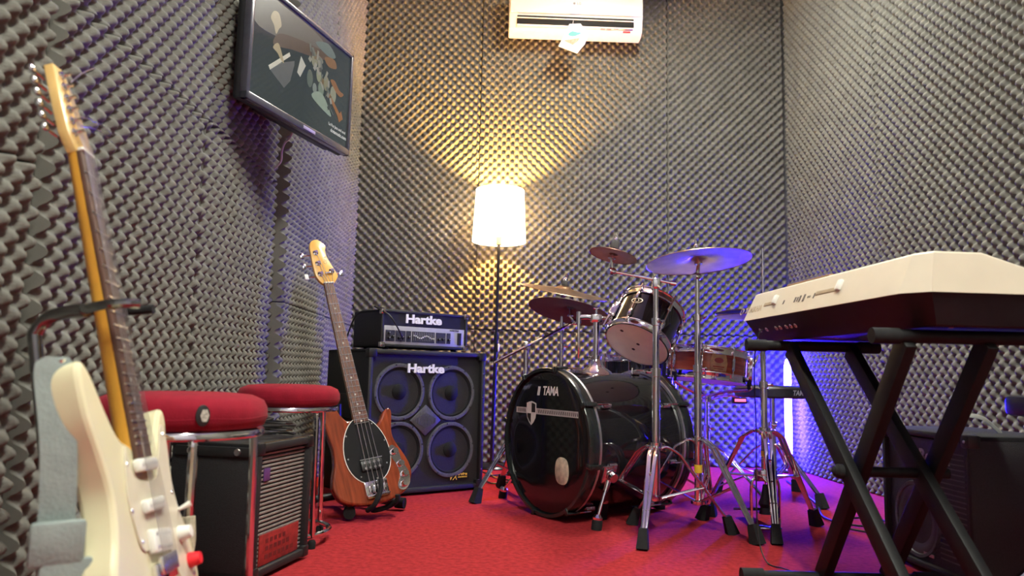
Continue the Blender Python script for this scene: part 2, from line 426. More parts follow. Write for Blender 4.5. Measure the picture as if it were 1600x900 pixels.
# sachet tag on a thread
tp = ACM @ V(AW * .475, .062, .012)
TG = frame(tp + V(0, -.02, -.195), (math.cos(.25), -.2, math.sin(.25) * .2), (.12, -.12, 1))
sa = thing('hanging_sachet', 'small printed sachet hanging from the air conditioner outlet', 'sachet', TG)
SACH = mat('sachet_film', (.72, .76, .80), .35, var=.1, scale=30, bump=.4, bscale=45)
SK = 1.25
o_ = [(-.012, .17), (.045, .165), (.085, .105), (.062, .055), (.02, .012), (-.075, .06), (-.035, .125)]
MB().prism([(x * SK, (y - .17) * SK + .17) for (x, y) in o_], -.004, .004, .003).build('packet', SACH, sa)
MB().prism(spline([(-.025, .10), (0, .118), (.035, .108), (.06, .10), (.03, .088), (0, .085)], 4), .004, .0052).build('print', mat('teal_print', (.12, .52, .45), .5, var=.1), sa)
MB().prism([(-.055, .065), (.05, .07), (.035, .05), (.0, .03)], .004, .005).build('print', mat('salmon_print', (.55, .33, .27), .5, var=.2, scale=90), sa)
MB().tube([tp + V(0, -.005, .02), tp + V(0, -.022, 0), TG @ V(.008, .168, 0)], .0012, 5).build('thread', WHITEP, sa, True)

# ------------------------------------------------------------------ floor lamp
lc = V(-.088, 4.545, 0)
la = thing('floor_lamp', 'floor lamp with glowing white drum shade and slim dark pole', 'floor lamp', lc)
LMET = mat('dark_lamp_metal', (.05, .05, .055), .3, .9, var=.1)
MB().lathe([(0, 0), (.125, 0), (.128, .006), (.12, .016), (.03, .024), (.014, .04), (0, .04)], 40).build('base', LMET, la)
tl = V(-.012, 0, 0)
MB().tube([tl + V(0, 0, .03), V(-.002, 0, .78)], .0115, 14).tube([V(-.002, 0, .76), V(-.002, 0, .80)], .0145, 14).tube([V(-.002, 0, .79), V(0, 0, 1.42)], .0095, 14).build('pole', LMET, la)
MB().cyl((0, 0, 1.36), (0, 0, 1.45), .018).build('lamp_holder', mat('brass_holder', (.5, .38, .16), .3, .9, var=.1), la)
SHADE = bpy.data.materials.new('lamp_shade_fabric'); SHADE.use_nodes = True
nt = SHADE.node_tree; nt.nodes.clear()
out = nt.nodes.new('ShaderNodeOutputMaterial'); mix = nt.nodes.new('ShaderNodeMixShader'); df = nt.nodes.new('ShaderNodeBsdfDiffuse'); tr = nt.nodes.new('ShaderNodeBsdfTranslucent')
nz = nt.nodes.new('ShaderNodeTexNoise'); nz.inputs['Scale'].default_value = 200; rp = nt.nodes.new('ShaderNodeValToRGB')
rp.color_ramp.elements[0].color = (.82, .80, .74, 1); rp.color_ramp.elements[1].color = (.90, .88, .82, 1)
nt.links.new(nz.outputs['Fac'], rp.inputs[0]); nt.links.new(rp.outputs[0], df.inputs[0]); nt.links.new(rp.outputs[0], tr.inputs[0])
mix.inputs[0].default_value = .82
em = nt.nodes.new('ShaderNodeEmission'); em.inputs[0].default_value = (1, .90, .72, 1); em.inputs[1].default_value = 2.3  # emission added to the cloth so the shade shows blown-out white
ad = nt.nodes.new('ShaderNodeAddShader')
nt.links.new(df.outputs[0], mix.inputs[1]); nt.links.new(tr.outputs[0], mix.inputs[2]); nt.links.new(mix.outputs[0], ad.inputs[0]); nt.links.new(em.outputs[0], ad.inputs[1]); nt.links.new(ad.outputs[0], out.inputs[0])
MB().lathe([(.168, 1.378), (.1655, 1.41), (.152, 1.69), (.151, 1.706), (.1495, 1.706), (.1505, 1.69), (.164, 1.41), (.1665, 1.378)], 64, closed=True).build('lamp_shade', SHADE, la)
mb = MB()
for k in range(3):
    a = k * 2 * PI / 3 + .4; mb.tube([(0, 0, 1.43), (.158 * math.cos(a), .158 * math.sin(a), 1.43)], .0022, 6)
mb.build('shade_spider', LMET, la)
BULB = mat('bulb_glass', (.9, .85, .7), .3, emit=(1, .66, .25), estr=30, var=.01)
MB().lathe([(0, 1.45), (.014, 1.45), (.016, 1.47), (.03, 1.50), (.031, 1.525), (.02, 1.548), (0, 1.556)], 20).build('bulb', BULB, la)
MB().box((.014, -.004, .72), (.012, .014, .05), .004).build('switch', WHITEP, la)
pl = bpy.data.lights.new('bulb_light', 'POINT'); pl.energy = LAMP_POWER; pl.color = (1, .52, .10); pl.shadow_soft_size = .035
plo = bpy.data.objects.new('bulb_light', pl); col.objects.link(plo); plo.parent = la; plo.location = (0, 0, 1.57)

# ------------------------------------------------------------------ blue LED tube lamp in the far right corner
lb = V(1.735, 4.65, 0)
led = thing('led_tube_lamp', 'upright blue white LED tube lamp in the far right corner', 'lamp', lb)
LEDM = mat('led_tube_glow', (.3, .3, .6), .4, emit=(.014, .008, 1.0), estr=LED_POWER, var=.01)
MB().lathe([(0, 0), (.074, 0), (.078, .008), (.072, .02), (.03, .026), (.022, .034), (0, .034)], 40).build('base', mat('gloss_base', (.02, .02, .03), .06, coat=.8, var=.1), led)
MB().lathe([(0, .03), (.024, .03), (.024, .036), (.021, .04), (.021, .058), (.024, .062), (.024, .105), (.021, .112), (0, .112)], 20).build('socket', BLACKP, led)
MB().lathe([(0, .11), (.019, .11), (.021, .13), (.022, .60), (.019, .655), (.010, .69), (0, .697)], 20).build('light_tube', LEDM, led)
MB().lathe([(.0215, .039), (.0225, .041), (.0225, .056), (.0215, .058)], 20).build('reflection_ring', LEDM, led)  # glowing ring added in place of the tube's reflection near the base
MB().box((0, .030, .36), (.03, .012, .66), .004).build('backbone', BLACKP, led)

# ------------------------------------------------------------------ bass speaker cabinet and amplifier head
cd_ = V(.803, .596, 0).normalized()
CABM = frame(V(-.6, 3.335, 0) - cd_ * .037, cd_, UP)      # x along the front, y up, z out of the front
CW, CH, CDp = .632, .662, .46
cab = thing('speaker_cabinet', 'large black bass speaker cabinet with four speakers behind the bass guitar', 'speaker', CABM)
t_ = .022
mb = MB()
mb.box((t_ / 2, CH / 2, -CDp / 2), (t_, CH, CDp), .006); mb.box((CW - t_ / 2, CH / 2, -CDp / 2), (t_, CH, CDp), .006)
mb.box((CW / 2, CH - t_ / 2, -CDp / 2), (CW, t_, CDp), .006); mb.box((CW / 2, .012 + t_ / 2, -CDp / 2), (CW, t_, CDp), .006)
mb.box((CW / 2, CH / 2, -CDp + .01), (CW - .01, CH - .03, .018))
mb.build('cabinet_shell', VINYL, cab)
MB().box((CW / 2, CH / 2, -.032), (CW - 2 * t_ + .002, CH - 2 * t_, .02)).build('baffle', VINYL, cab, smooth=0)
for (cx, cy) in ((.168, .470), (.450, .465), (.172, .205), (.452, .198)):
    T = Matrix.Translation((cx, cy, -.022))
    sp = MB().lathe([(.112, 0), (.113, .008), (.120, .010), (.129, .008), (.131, 0)], 48, T).build('speaker', RING, cab)
    MB().lathe([(.113, .002), (.105, .003), (.098, -.001), (.092, .000), (.040, -.008), (.036, .002), (.02, .010), (0, .013)], 48, T).build('cone', CONE, sp)
    mb = MB()
    for k in range(8):
        a = k * PI / 4 + .2; mb.lathe([(0, .011), (.004, .011), (.004, .009)], 8, T @ Matrix.Translation((.1245 * math.cos(a), .1245 * math.sin(a), .0)))
    mb.build('screw', BLACKP, sp)
hx, hy = .309, .338
dm = [(hx - .083, hy), (hx, hy + .072), (hx + .083, hy), (hx, hy - .072)]
hn = MB().prism(dm, -.024, -.012, .004).build('horn', mat('horn_plastic', (.07, .07, .085), .4, var=.2, scale=80), cab)
mb = MB()
for k in range(-6, 7):
    h = .060 * (1 - abs(k) / 8.5); mb.box((hx + k * .0085, hy, -.0112), (.0028, h * 1.6 * .75, .003))
mb.build('horn_grille', RING, hn, smooth=0)
mb = MB()
for (x, y) in ((t_, CH - t_), (CW - t_, CH - t_), (t_, .045), (CW - t_, .045)): mb.box((x, y, -.002), (.012, .012, .004), .002)
for k in range(5):
    mb.lathe([(0, .003), (.004, .002), (.004, 0)], 8, Matrix.Translation((CW - .012, .1 + k * .115, 0)))
mb.build('screws', STEEL, cab)
for (x, y) in ((0, CH), (CW, CH), (0, .012), (CW, .012)):
    sx = 1 if x == 0 else -1; sy = 1 if y < .1 else -1
    mb = MB().box((x + sx * .018, y + sy * .018, -.018), (.042, .042, .042), .007); mb.build('corner_protector', BLACKP, cab)
for (x, z) in ((.07, -.06), (CW - .07, -.06), (.07, -.40), (CW - .07, -.40)): MB().lathe([(0, 0), (.018, 0), (.02, .014), (0, .014)], 14, Matrix.Translation((x, 0, z)) @ Matrix.Rotation(-PI / 2, 4, 'X')).build('foot', RUBBER, cab)
MB().text('Hartke', .056, Matrix.Translation((.298, .577, -.0095)), .0035, .0021, 0, 1.25).build('logo', WHITEP, cab, smooth=0, label='white lettering badge')
MB().text('VX', .045, Matrix.Translation((.470, .068, -.016)), .001, 0, .35, .8).text('series', .017, Matrix.Translation((.525, .080, -.016)), .001, .0009, 0, 1.3).text('BASS MODULE', .008, Matrix.Translation((.525, .066, -.016)), .001, .0002, 0, 1.0).build('series_badge', GOLDP, cab, smooth=0)
MB().box((.505, .073, -.0195), (.12, .036, .003)).build('badge_plate', DARKV, cab, smooth=0)
mb = MB().box((-.002, .40, -.23), (.006, .11, .16), .003); mb.build('side_handle', BLACKP, cab)

HM = frame(V(-.600, 3.418, .664), cd_, UP)
hd = thing('amplifier_head', 'bass amplifier head with silver faceplate on top of the speaker cabinet', 'amplifier', HM)
HW, HH, HD = .476, .186, .30
mb = MB()
mb.box((.007, HH / 2 + .006, -HD / 2), (.014, HH - .012, HD), .004); mb.box((HW - .007, HH / 2 + .006, -HD / 2), (.014, HH - .012, HD), .004)
mb.box((HW / 2, HH - .007, -HD / 2), (HW, .014, HD), .004); mb.box((HW / 2, .019, -HD / 2), (HW, .014, HD), .004)
mb.box((HW / 2, HH / 2 + .006, -HD + .012), (HW - .02, HH - .03, .02)).build('case', VINYL, hd)
MB().box((HW / 2, HH / 2 + .055 - .003, -.016), (HW - .026, .072, .02)).build('upper_panel', mat('head_black_panel', (.012, .012, .022), .4, var=.2), hd, smooth=0)
FPL = mat('silver_faceplate', (.42, .42, .50), .38, .3, var=.05)
fp = MB().box((HW / 2, .068, -.012), (HW - .034, .086, .018), .002).build('faceplate', FPL, hd)
DPL = mat('dark_inset', (.03, .03, .045), .5, var=.3, scale=200)
for (x0, x1) in ((.024, .072), (.076, .128), (.132, .158), (.164, .288), (.296, .350), (.356, .378)):
    MB().box(((x0 + x1) / 2, .064, -.0025), (x1 - x0, .052, .003)).build('inset', DPL, fp, smooth=0)
MB().box((.430, .064, -.0025), (.022, .060, .006), .001).build('power_switch', BLACKP, fp)
def knob(x, y, r, par, z=-.001, m=BLACKP):
    k = MB().lathe([(0, .012), (r * .8, .012), (r, 0)], 14, Matrix.Translation((x, y, z))).build('knob', m, par)
    MB().box((x, y + r * .5, z + .0125), (r * .25, r * .8, .001)).build('pointer', WHITEP, k, smooth=0)
for (x, y) in ((.040, .076), (.040, .052), (.060, .060), (.092, .054), (.112, .058), (.145, .060), (.310, .056), (.333, .058), (.367, .056)): knob(x, y, .0065, fp)
for k in range(12):
    sl = MB().box((.172 + k * .0098, .066, -.0005), (.0015, .040, .001)).build('fader_slot', mat('slot_grey', (.3, .3, .36), .5, var=.05), fp, smooth=0)
    MB().box((.172 + k * .0098, .064 + .006 * math.cos(k * .9), .002), (.005, .007, .006), .001).build('fader_cap', WHITEP, sl)
MB().text('HARTKE', .011, Matrix.Translation((.40, .104, -.0022)), .0006, .0003, 0, 1.3).build('small_logo', BLACKP, fp, smooth=0)
MB().text('Hartke', .056, Matrix.Translation((.225, .146, -.003)), .003, .0021, 0, 1.25).build('logo', WHITEP, hd, smooth=0, label='white lettering badge')
for (x, y) in ((0, HH), (HW, HH), (0, .012), (HW, .012)):
    sx = 1 if x == 0 else -1; sy = 1 if y < .1 else -1
    MB().box((x + sx * .010, y + sy * .010, -.010), (.026, .026, .026), .005).build('corner_protector', CHROME, hd)
for (x, z) in ((.05, -.05), (HW - .05, -.05), (.05, -.25), (HW - .05, -.25)): MB().lathe([(0, 0), (.013, 0), (.015, .013), (0, .013)], 12, Matrix.Translation((x, 0, z)) @ Matrix.Rotation(-PI / 2, 4, 'X')).build('foot', RUBBER, hd)
pts = [HM @ Vector(p) for p in ((.098, .056, .014), (.085, .070, .035), (.03, .15, .03), (-.012, .192, -.03), (.0, .200, -.07), (.08, .196, -.10), (.18, .193, -.11), (.22, .192, -.13), (.12, .192, -.16), (-.01, .180, -.22), (-.03, .06, -.31))]
o = MB().tube(spline(pts, 7, False), .0038, 8).build('instrument_cable', BLACKP)
tag(o, 'black cable looped over the amplifier head into its faceplate', 'cable')

# ------------------------------------------------------------------ guitars
def neck(mb, y0, y1, w0, w1, d0, d1, n=10):
    vs = []; fs = []; K = 11
    for i in range(n + 1):
        t = i / n; y = y0 + (y1 - y0) * t; wd = (w0 + (w1 - w0) * t) / 2; d = d0 + (d1 - d0) * t
        for k in range(K):
            a = PI * k / (K - 1); vs.append((wd * math.cos(a), y, -d * math.sin(a) ** .8 if math.sin(a) > 0 else 0))
    for i in range(n):
        for k in range(K):
            l = (k + 1) % K; fs.append((i * K + k, i * K + l, (i + 1) * K + l, (i + 1) * K + k))
    fs.append(tuple(range(K))); fs.append(tuple(n * K + k for k in range(K)))
    return mb.add(vs, fs)
def frets(fb, nut, scale, count, w0, w1, fbend):
    base = MB().box((0, 0, .0085), (1, .0022, .0020)).build('fret', STEEL, fb, smooth=0)
    for k in range(1, count + 1):
        y = nut - scale * (1 - 2 ** (-k / 12)); t = (nut - y) / (nut - fbend); wd = (w0 + (w1 - w0) * t) * .98
        M = Matrix.Translation((0, y, 0)) @ Matrix.Diagonal((wd, 1, 1, 1))
        if k == 1: base.matrix_basis = M
        else: inst(base, fb, M)
def tuner(par, x, y, zf, side, key=.02, back=-.02, post=.004, m=CHROME, km=None):
    T = Matrix.Translation((x, y, zf))
    tn = MB().lathe([(0, .016), (post, .016), (post * .8, .010), (post, .006), (post * 2, .003), (post * 2.1, 0), (0, 0)], 12, T).build('tuner', m, par)
    mb = MB().cyl((x, y, back + zf), (x + side * (key + .014), y, back + zf), .0028, n=8)
    mb.build('tuner_shaft', m, tn)
    MB().box((x + side * (key + .022), y, back + zf), (.018, key * .85, .009), .004).build('tuner_key', km or m, tn)

# cream guitar beside the left wall
gu = V(-.280, .03, .95).normalized(); gn = V(.95, .13, .313); gn = (gn - gu * gn.dot(gu)).normalized(); gx = gu.cross(gn)
GO = V(-.554, 1.13, .438) - gu * .308
GM = frame(GO, gx, gu)
gt = thing('electric_guitar', 'cream double-cutaway electric guitar with rosewood fretboard upright on a chrome stand', 'guitar', GM)
GOUT = [(0, 0), (.08, .006), (.14, .042), (.163, .105), (.152, .165), (.128, .215), (.119, .26), (.130, .31), (.146, .352), (.140, .374), (.118, .366), (.090, .334), (.066, .306), (.036, .298), (-.034, .318), (-.062, .330), (-.086, .362), (-.116, .418), (-.138, .436), (-.154, .418), (-.151, .36), (-.132, .30), (-.121, .25), (-.131, .20), (-.156, .15), (-.166, .10), (-.145, .042), (-.08, .006)]
gb = MB().prism(spline(GOUT, 7), -.045, 0, .007).build('body', CREAM, gt, smooth=21)
pg = [(-.055, .315), (-.04, .27), (.04, .262), (.075, .30), (.108, .345), (.122, .325), (.108, .25), (.118, .20), (.135, .15), (.140, .10), (.115, .075), (.07, .10), (.03, .17), (-.05, .165), (-.07, .20), (-.075, .25)]
pgo = MB().prism(spline(pg, 4), .0004, .0026).build('pickguard', PEARL, gt)
for k, (x, y) in enumerate(((-.06, .29), (.11, .33), (.10, .235), (.125, .16), (.128, .10), (-.055, .18), (-.072, .225))):
    MB().lathe([(0, .0042), (.003, .0036), (.0035, .0026)], 8, Matrix.Translation((x, y, 0))).build('screw', STEEL, pgo)
for (y, tilt, hum) in ((.285, 0, 0), (.225, 0, 0), (.172, -.1, 1)):
    T = Matrix.Translation((0, y, .006)) @ Matrix.Rotation(tilt, 4, 'Z')
    p = MB().box((0, 0, 0), (.074, .034 if hum else .019, .012), .004, T).build('pickup', OFFWH, gt)
    mb = MB()
    for k in range(6):
        for s in ((-1, 1) if hum else (0,)): mb.lathe([(0, .0070), (.0024, .0068), (.0024, .0055)], 8, T @ Matrix.Translation((-.026 + k * .0104, s * .009, 0)))
    mb.build('pole_piece', STEEL, p)
br = MB().box((0, .128, .005), (.076, .030, .010), .002).build('bridge', CHROME, gt)
for k in range(6): MB().box((-.026 + k * .0104, .138, .012), (.0085, .026, .008), .002).build('saddle', CHROME, br)
MB().lathe([(0, .018), (.0095, .018), (.0125, .003), (.0125, .0)], 16, Matrix.Translation((.098, .168, .0026))).build('knob', OFFWH, gt)
MB().lathe([(0, .018), (.0095, .018), (.0125, .003), (.0125, .0)], 16, Matrix.Translation((.118, .122, .0026))).build('knob', REDKN, gt, label='red volume knob')
MB().tube([(.112, .205, .003), (.118, .21, .022)], [.0025, .005], 8).build('pickup_selector', OFFWH, gt)
FBE, NUT = .308, .783
mb = neck(MB(), .245, NUT, .056, .0425, .030, .019); mb.build('neck', MAPLE, gt, smooth=50)
fb = MB().prism([(-.028, FBE - .012), (.028, FBE - .012), (.0213, NUT), (-.0213, NUT)], .0, .0078, .0015).build('fretboard', ROSEW, gt)
frets(fb, NUT, .648, 22, .043, .056, FBE)
for k in (3, 5, 7, 9, 12, 15, 17, 19, 21):
    y = NUT - .648 * (1 - (2 ** (-k / 12) + 2 ** (-(k - 1) / 12)) / 2)
    MB().lathe([(0, .0006), (.003, .0004), (.003, 0)], 10, Matrix.Translation((0, y, .0076))).build('inlay', OFFWH, fb)
MB().box((0, NUT + .0025, .007), (.043, .005, .008), .001).build('nut', OFFWH, gt)
HS = [(-.0213, NUT), (-.034, .815), (-.027, .88), (-.017, .938), (.012, .942), (.021, .936), (.037, .88), (.049, .830), (.042, .808), (.0213, NUT)]
HT = Matrix.Translation((0, NUT, 0)) @ Matrix.Rotation(R(-4), 4, 'X') @ Matrix.Translation((0, -NUT, 0))
hs = MB().prism(HS, -.014, .001, .002, HT).build('headstock', MAPLEF, gt)
for k in range(6):
    y = .818 + k * .0212; x = -.012 + k * .0026; tuner(gt, x, y, .001 - (y - NUT) * .07, -1, .014, -.026, .0035)
for k in range(6):
    xn = -.0175 + k * .007; xb = -.026 + k * .0104
    pts = [(xb, .125, .016), (xb, .140, .0165), (xn, NUT + .002, .0122), (-.012 + k * .0026, .818 + k * .0212, .008 - (.04 + k * .0212) * .07)]
    MB().tube(pts, .0010 - k * .0001, 5).build('string', STRING, gt)
for (a, b, c) in (((-.012, .842, .012), (.03, .85, .02), (.075, .842, .03)), ((-.013, .826, .012), (.03, .832, .024), (.078, .815, .034)), ((-.016, .90, .01), (.015, .93, .02), (.05, .955, .03))):
    MB().tube(spline([a, b, c], 6, False), .0008, 5).build('string_end', STRING, gt)
MB().lathe([(0, .012), (.007, .011), (.004, .004), (.005, 0)], 12, GM.inverted() @ zframe(GM @ V(-.140, .432, -.022), GM.to_3x3() @ V(-.3, 1, 0))).build('strap_button', CHROME, gt)

# guitar stand
gs = thing('guitar_stand', 'bent chrome guitar stand with neck yoke behind the cream guitar', 'guitar stand', (-.70, 1.13, 0))
gpole = spline([(-.655, 1.14, .02), (-.672, 1.14, .25), (-.690, 1.135, .40), (-.722, 1.13, .585), (-.724, 1.13, .612), (-.708, 1.13, .633), (-.675, 1.125, .643), (-.64, 1.11, .645)], 6, False)
MB().tube(gpole, .0105, 12).build('pole', mat('dark_chrome', (.28, .29, .30), .16, 1.0, var=.15, scale=25), gs, True)
MB().tube(spline([(-.645, 1.11, .645), (-.60, 1.085, .652), (-.570, 1.088, .655), (-.556, 1.10, .656)], 6, False), .0075, 10).build('yoke_arm', mat('dark_chrome', (.28, .29, .30), .16, 1.0), gs, True)
MB().tube(spline([(-.645, 1.11, .645), (-.64, 1.15, .648), (-.62, 1.178, .65), (-.575, 1.185, .655)], 6, False), .0075, 10).build('yoke_arm', RUBBER, gs, True)
for (x, y) in ((-.40, 1.0), (-.42, 1.30), (-.90, 1.17)):
    MB().tube(spline([(-.656, 1.14, .12), ((-.656 + x) / 2, (1.14 + y) / 2, .085), (x, y, .016)], 5, False), .010, 10).build('leg', CHROME, gs, True)
for s in (-1, 1):
    MB().tube(spline([(-.66, 1.14, .16), (-.55, 1.14 + s * .06, .10), (-.46, 1.14 + s * .07, .128), (-.39, 1.14 + s * .07, .125), (-.37, 1.14 + s * .07, .16)], 5, False), .0095, 10).build('cradle_arm', RUBBER, gs, True)

# strap hanging from the horn button
sb = GM @ V(-.142, .440, -.022)
cl = [sb + V(-.004, -.006, .006), sb + V(-.004, -.012, -.02), sb + V(.016, -.016, -.12), sb + V(.026, -.016, -.28), sb + V(.045, -.014, -.40), sb + V(.08, .0, -.46)]
cl = spline(cl, 6, False); vs = []; fs = []
for i, p in enumerate(cl):
    wd = .021 if i > 3 else .013 + .0025 * i
    ax = V(.80, .60, 0)
    for (a, b) in ((-1, -1), (1, -1), (1, 1), (-1, 1)): vs.append(tuple(Vector(p) + ax * a * wd + V(.6, -.8, 0) * b * .0013))
for i in range(len(cl) - 1):
    for k in range(4): fs.append((i * 4 + k, i * 4 + (k + 1) % 4, i * 4 + 4 + (k + 1) % 4, i * 4 + 4 + k))
fs.append((0, 1, 2, 3)); n_ = (len(cl) - 1) * 4; fs.append((n_, n_ + 1, n_ + 2, n_ + 3))
so = thing('guitar_strap', 'grey webbing guitar strap hanging beside the cream guitar', 'strap', tuple(sb))
MB().add(vs, fs).build('webbing', GREYST, so, True)
q = Vector(cl[16]); FS = frame(q + V(.01, -.014, 0), (.8, .6, 0), (0, 0, 1))
MB().box((0, 0, 0), (.062, .055, .012), .005, FS).box((.012, -.07, .0), (.060, .10, .010), .005, FS).build('strap_pad', GREYST, so, True)

# brown bass
bu = (V(-.771, 3.08, .923) - V(-.502, 2.9, .119)).normalized(); bn = V(.59, -.81, 0); bn = (bn - bu * bn.dot(bu)).normalized(); bx_ = bu.cross(bn)
BO = V(-.502, 2.9, .119) - bu * .10
BM = frame(BO, bx_, bu)
bg = thing('bass_guitar', 'red-brown wooden four-string bass guitar with black oval pickguard on a floor stand', 'guitar', BM)
BOUT = [(0, .042), (.07, .048), (.128, .072), (.160, .118), (.163, .165), (.147, .215), (.127, .26), (.121, .30), (.132, .345), (.141, .385), (.130, .402), (.106, .388), (.082, .356), (.058, .338), (.032, .338), (-.032, .372), (-.056, .378), (-.078, .41), (-.098, .465), (-.120, .490), (-.143, .472), (-.149, .41), (-.143, .34), (-.134, .28), (-.140, .22), (-.158, .17), (-.165, .125), (-.14, .075), (-.07, .048)]
MB().prism(spline(BOUT, 7), -.040, 0, .008).build('body', MAHOG, bg, smooth=21)
def egg(cx, cy, rx, ry, n=40): return [(cx + rx * math.cos(2 * PI * k / n) * (1 - .12 * math.sin(2 * PI * k / n)), cy + ry * math.sin(2 * PI * k / n)) for k in range(n)]
MB().prism(egg(-.004, .250, .0955, .133), .0003, .0020).build('pickguard_edge', OFFWH, bg)
pk = MB().prism(egg(-.004, .250, .0925, .130), .0005, .0030).build('pickguard', mat('black_gloss_plastic', (.010, .010, .012), .25, var=.2), bg)
for k in range(8):
    a = k * PI / 4 + .2; MB().lathe([(0, .0045), (.003, .004), (.0035, .003)], 8, Matrix.Translation((-.004 + .084 * math.cos(a), .25 + .118 * math.sin(a), 0))).build('screw', STEEL, pk)
pu = MB().box((0, .188, .008), (.090, .040, .014), .004).build('pickup', BLACKP, bg)
MB().box((0, .212, .0145), (.092, .003, .002)).build('pickup_edge', STEEL, pu, smooth=0)
mb = MB()
for k in range(4):
    for s in (-1, 1): mb.lathe([(0, .0165), (.005, .016), (.005, .014)], 10, Matrix.Translation((-.029 + k * .0193, .188 + s * .010, 0)))
mb.build('pole_piece', STEEL, pu)
b2 = MB().box((0, .098, .004), (.094, .060, .008), .002).box((0, .072, .009), (.094, .008, .014), .002).build('bridge', CHROME, bg)
MB().box((0, .066, .006), (.090, .004, .010), .001).build('bridge_edge', GOLDM, b2)
for k in range(4): MB().box((-.029 + k * .0193, .096, .013), (.014, .030, .010), .003).build('saddle', CHROME, b2)
MB().prism(spline([(.085, .235), (.105, .250), (.125, .225), (.132, .18), (.148, .135), (.143, .092), (.115, .070), (.092, .078), (.094, .10), (.108, .125), (.105, .17), (.090, .205)], 4), .0002, .0024).build('control_plate', CHROME, bg)
for (x, y) in ((.107, .222), (.120, .170), (.128, .130), (.116, .092)):
    k = MB().lathe([(0, .020), (.011, .020), (.013, .016), (.0135, 0)], 18, Matrix.Translation((x, y, .0024))).build('knob', CHROME, bg)
B_E, B_N = .372, .964
neck(MB(), .30, B_N, .062, .041, .026, .020).build('neck', MAPLE, bg, smooth=50)
fb2 = MB().prism([(-.031, B_E - .010), (.031, B_E - .010), (.0205, B_N), (-.0205, B_N)], 0, .0078, .0015).build('fretboard', ROSEB, bg)
frets(fb2, B_N, .864, 21, .041, .062, B_E)
for k in (3, 5, 7, 9, 12, 15, 17, 19, 21):
    y = B_N - .864 * (1 - (2 ** (-k / 12) + 2 ** (-(k - 1) / 12)) / 2)
    MB().lathe([(0, .0008), (.0038, .0006), (.0038, 0)], 10, Matrix.Translation((0, y, .0076))).build('inlay', OFFWH, fb2)
MB().box((0, B_N + .003, .006), (.043, .006, .012), .001).build('nut', OFFWH, bg)
BH = spline([(-.0205, B_N), (-.042, .992), (-.048, 1.03), (-.047, 1.10), (-.044, 1.145), (-.030, 1.168), (-.006, 1.173), (.014, 1.160), (.026, 1.142), (.020, 1.120), (.021, 1.09), (.036, 1.045), (.050, 1.005), (.044, .988), (.0205, B_N)], 3)
MB().prism(BH, -.014, .002, .002).build('headstock', mat('amber_headstock', (.72, .40, .085), .3, var=.1, scale=8, stretch=(8, 1, 8), coat=.3), bg)
for (x, y, s) in ((-.026, 1.010, -1), (-.026, 1.060, -1), (-.026, 1.110, -1), (.026, 1.022, 1)):
    tuner(bg, x, y, .002, s, .030, -.024, .006, CHROME, WHITEP if y < 1.02 else CHROME)
    if s < 0: pass
MB().box((.010, 1.012, .008), (.034, .007, .006), .002, Matrix.Rotation(0, 4, 'Z')).build('string_bar', CHROME, bg)
MB().text('OLP', .022, Matrix.Translation((.012, 1.075, .0022)) @ Matrix.Rotation(R(72), 4, 'Z'), .0002, 0).build('headstock_mark', mat('faint_brown_print', (.35, .22, .08), .5, var=.1), bg, smooth=0)
for k in range(4):
    xn = -.0165 + k * .011; xb = -.029 + k * .0193
    tx, ty = ((-.026, 1.010), (-.026, 1.060), (-.026, 1.110), (.026, 1.022))[k]
    MB().tube([(xb, .074, .013), (xb, .104, .0190), (xn, B_N + .003, .0130), (tx, ty, .010)], .0015 - k * .00018, 6).build('string', STRING, bg)

# bass stand
bs = thing('bass_stand', 'low black tubular stand cradling the brown bass', 'guitar stand', (-.62, 3.05, 0))
for pts in ([(-.70, 3.16, .045), (-.62, 2.98, .035), (-.592, 2.86, .03)], [(-.70, 3.16, .045), (-.55, 3.12, .04), (-.425, 3.10, .03)], [(-.70, 3.16, .045), (-.80, 3.10, .035), (-.88, 3.06, .026)]):
    MB().tube(pts, .016, 12).build('leg', BLACKP, bs, True)
for (a, b) in (((-.60, 2.895, .031), (-.590, 2.852, .030)), ((-.455, 3.107, .031), (-.418, 3.099, .030)), ((-.86, 3.07, .028), (-.89, 3.055, .026))):
    MB().tube([a, b], .0225, 14).build('rubber_end', RUBBER, bs, True)
MB().tube(spline([(-.70, 3.16, .04), (-.715, 3.16, .20), (-.725, 3.165, .42)], 5, False), .014, 12).build('upright', BLACKP, bs, True)
cp = [(.004, .05, -.055), (-.045, .028, -.02), (-.030, .040, .024), (.0, .085, .034), (.012, .125, .028)]
MB().tube(spline([BM @ Vector(p) for p in cp], 6, False), .0095, 10).build('cradle_arm', RUBBER, bs, True)
MB().tube(spline([V(-.71, 3.16, .13), BM @ V(0, .06, -.075), BM @ V(-.01, .028, -.058), BM @ V(.05, .026, -.052), BM @ V(.07, .034, .0), BM @ V(.073, .055, .014)], 6, False), .0095, 10).build('cradle_arm', RUBBER, bs, True)
MB().lathe([(0, .012), (.010, .012), (.012, 0), (0, 0)], 12, zframe(V(-.525, 3.10, .058), (.3, -.6, .7))).build('clamp_screw', CHROME, bs, True)

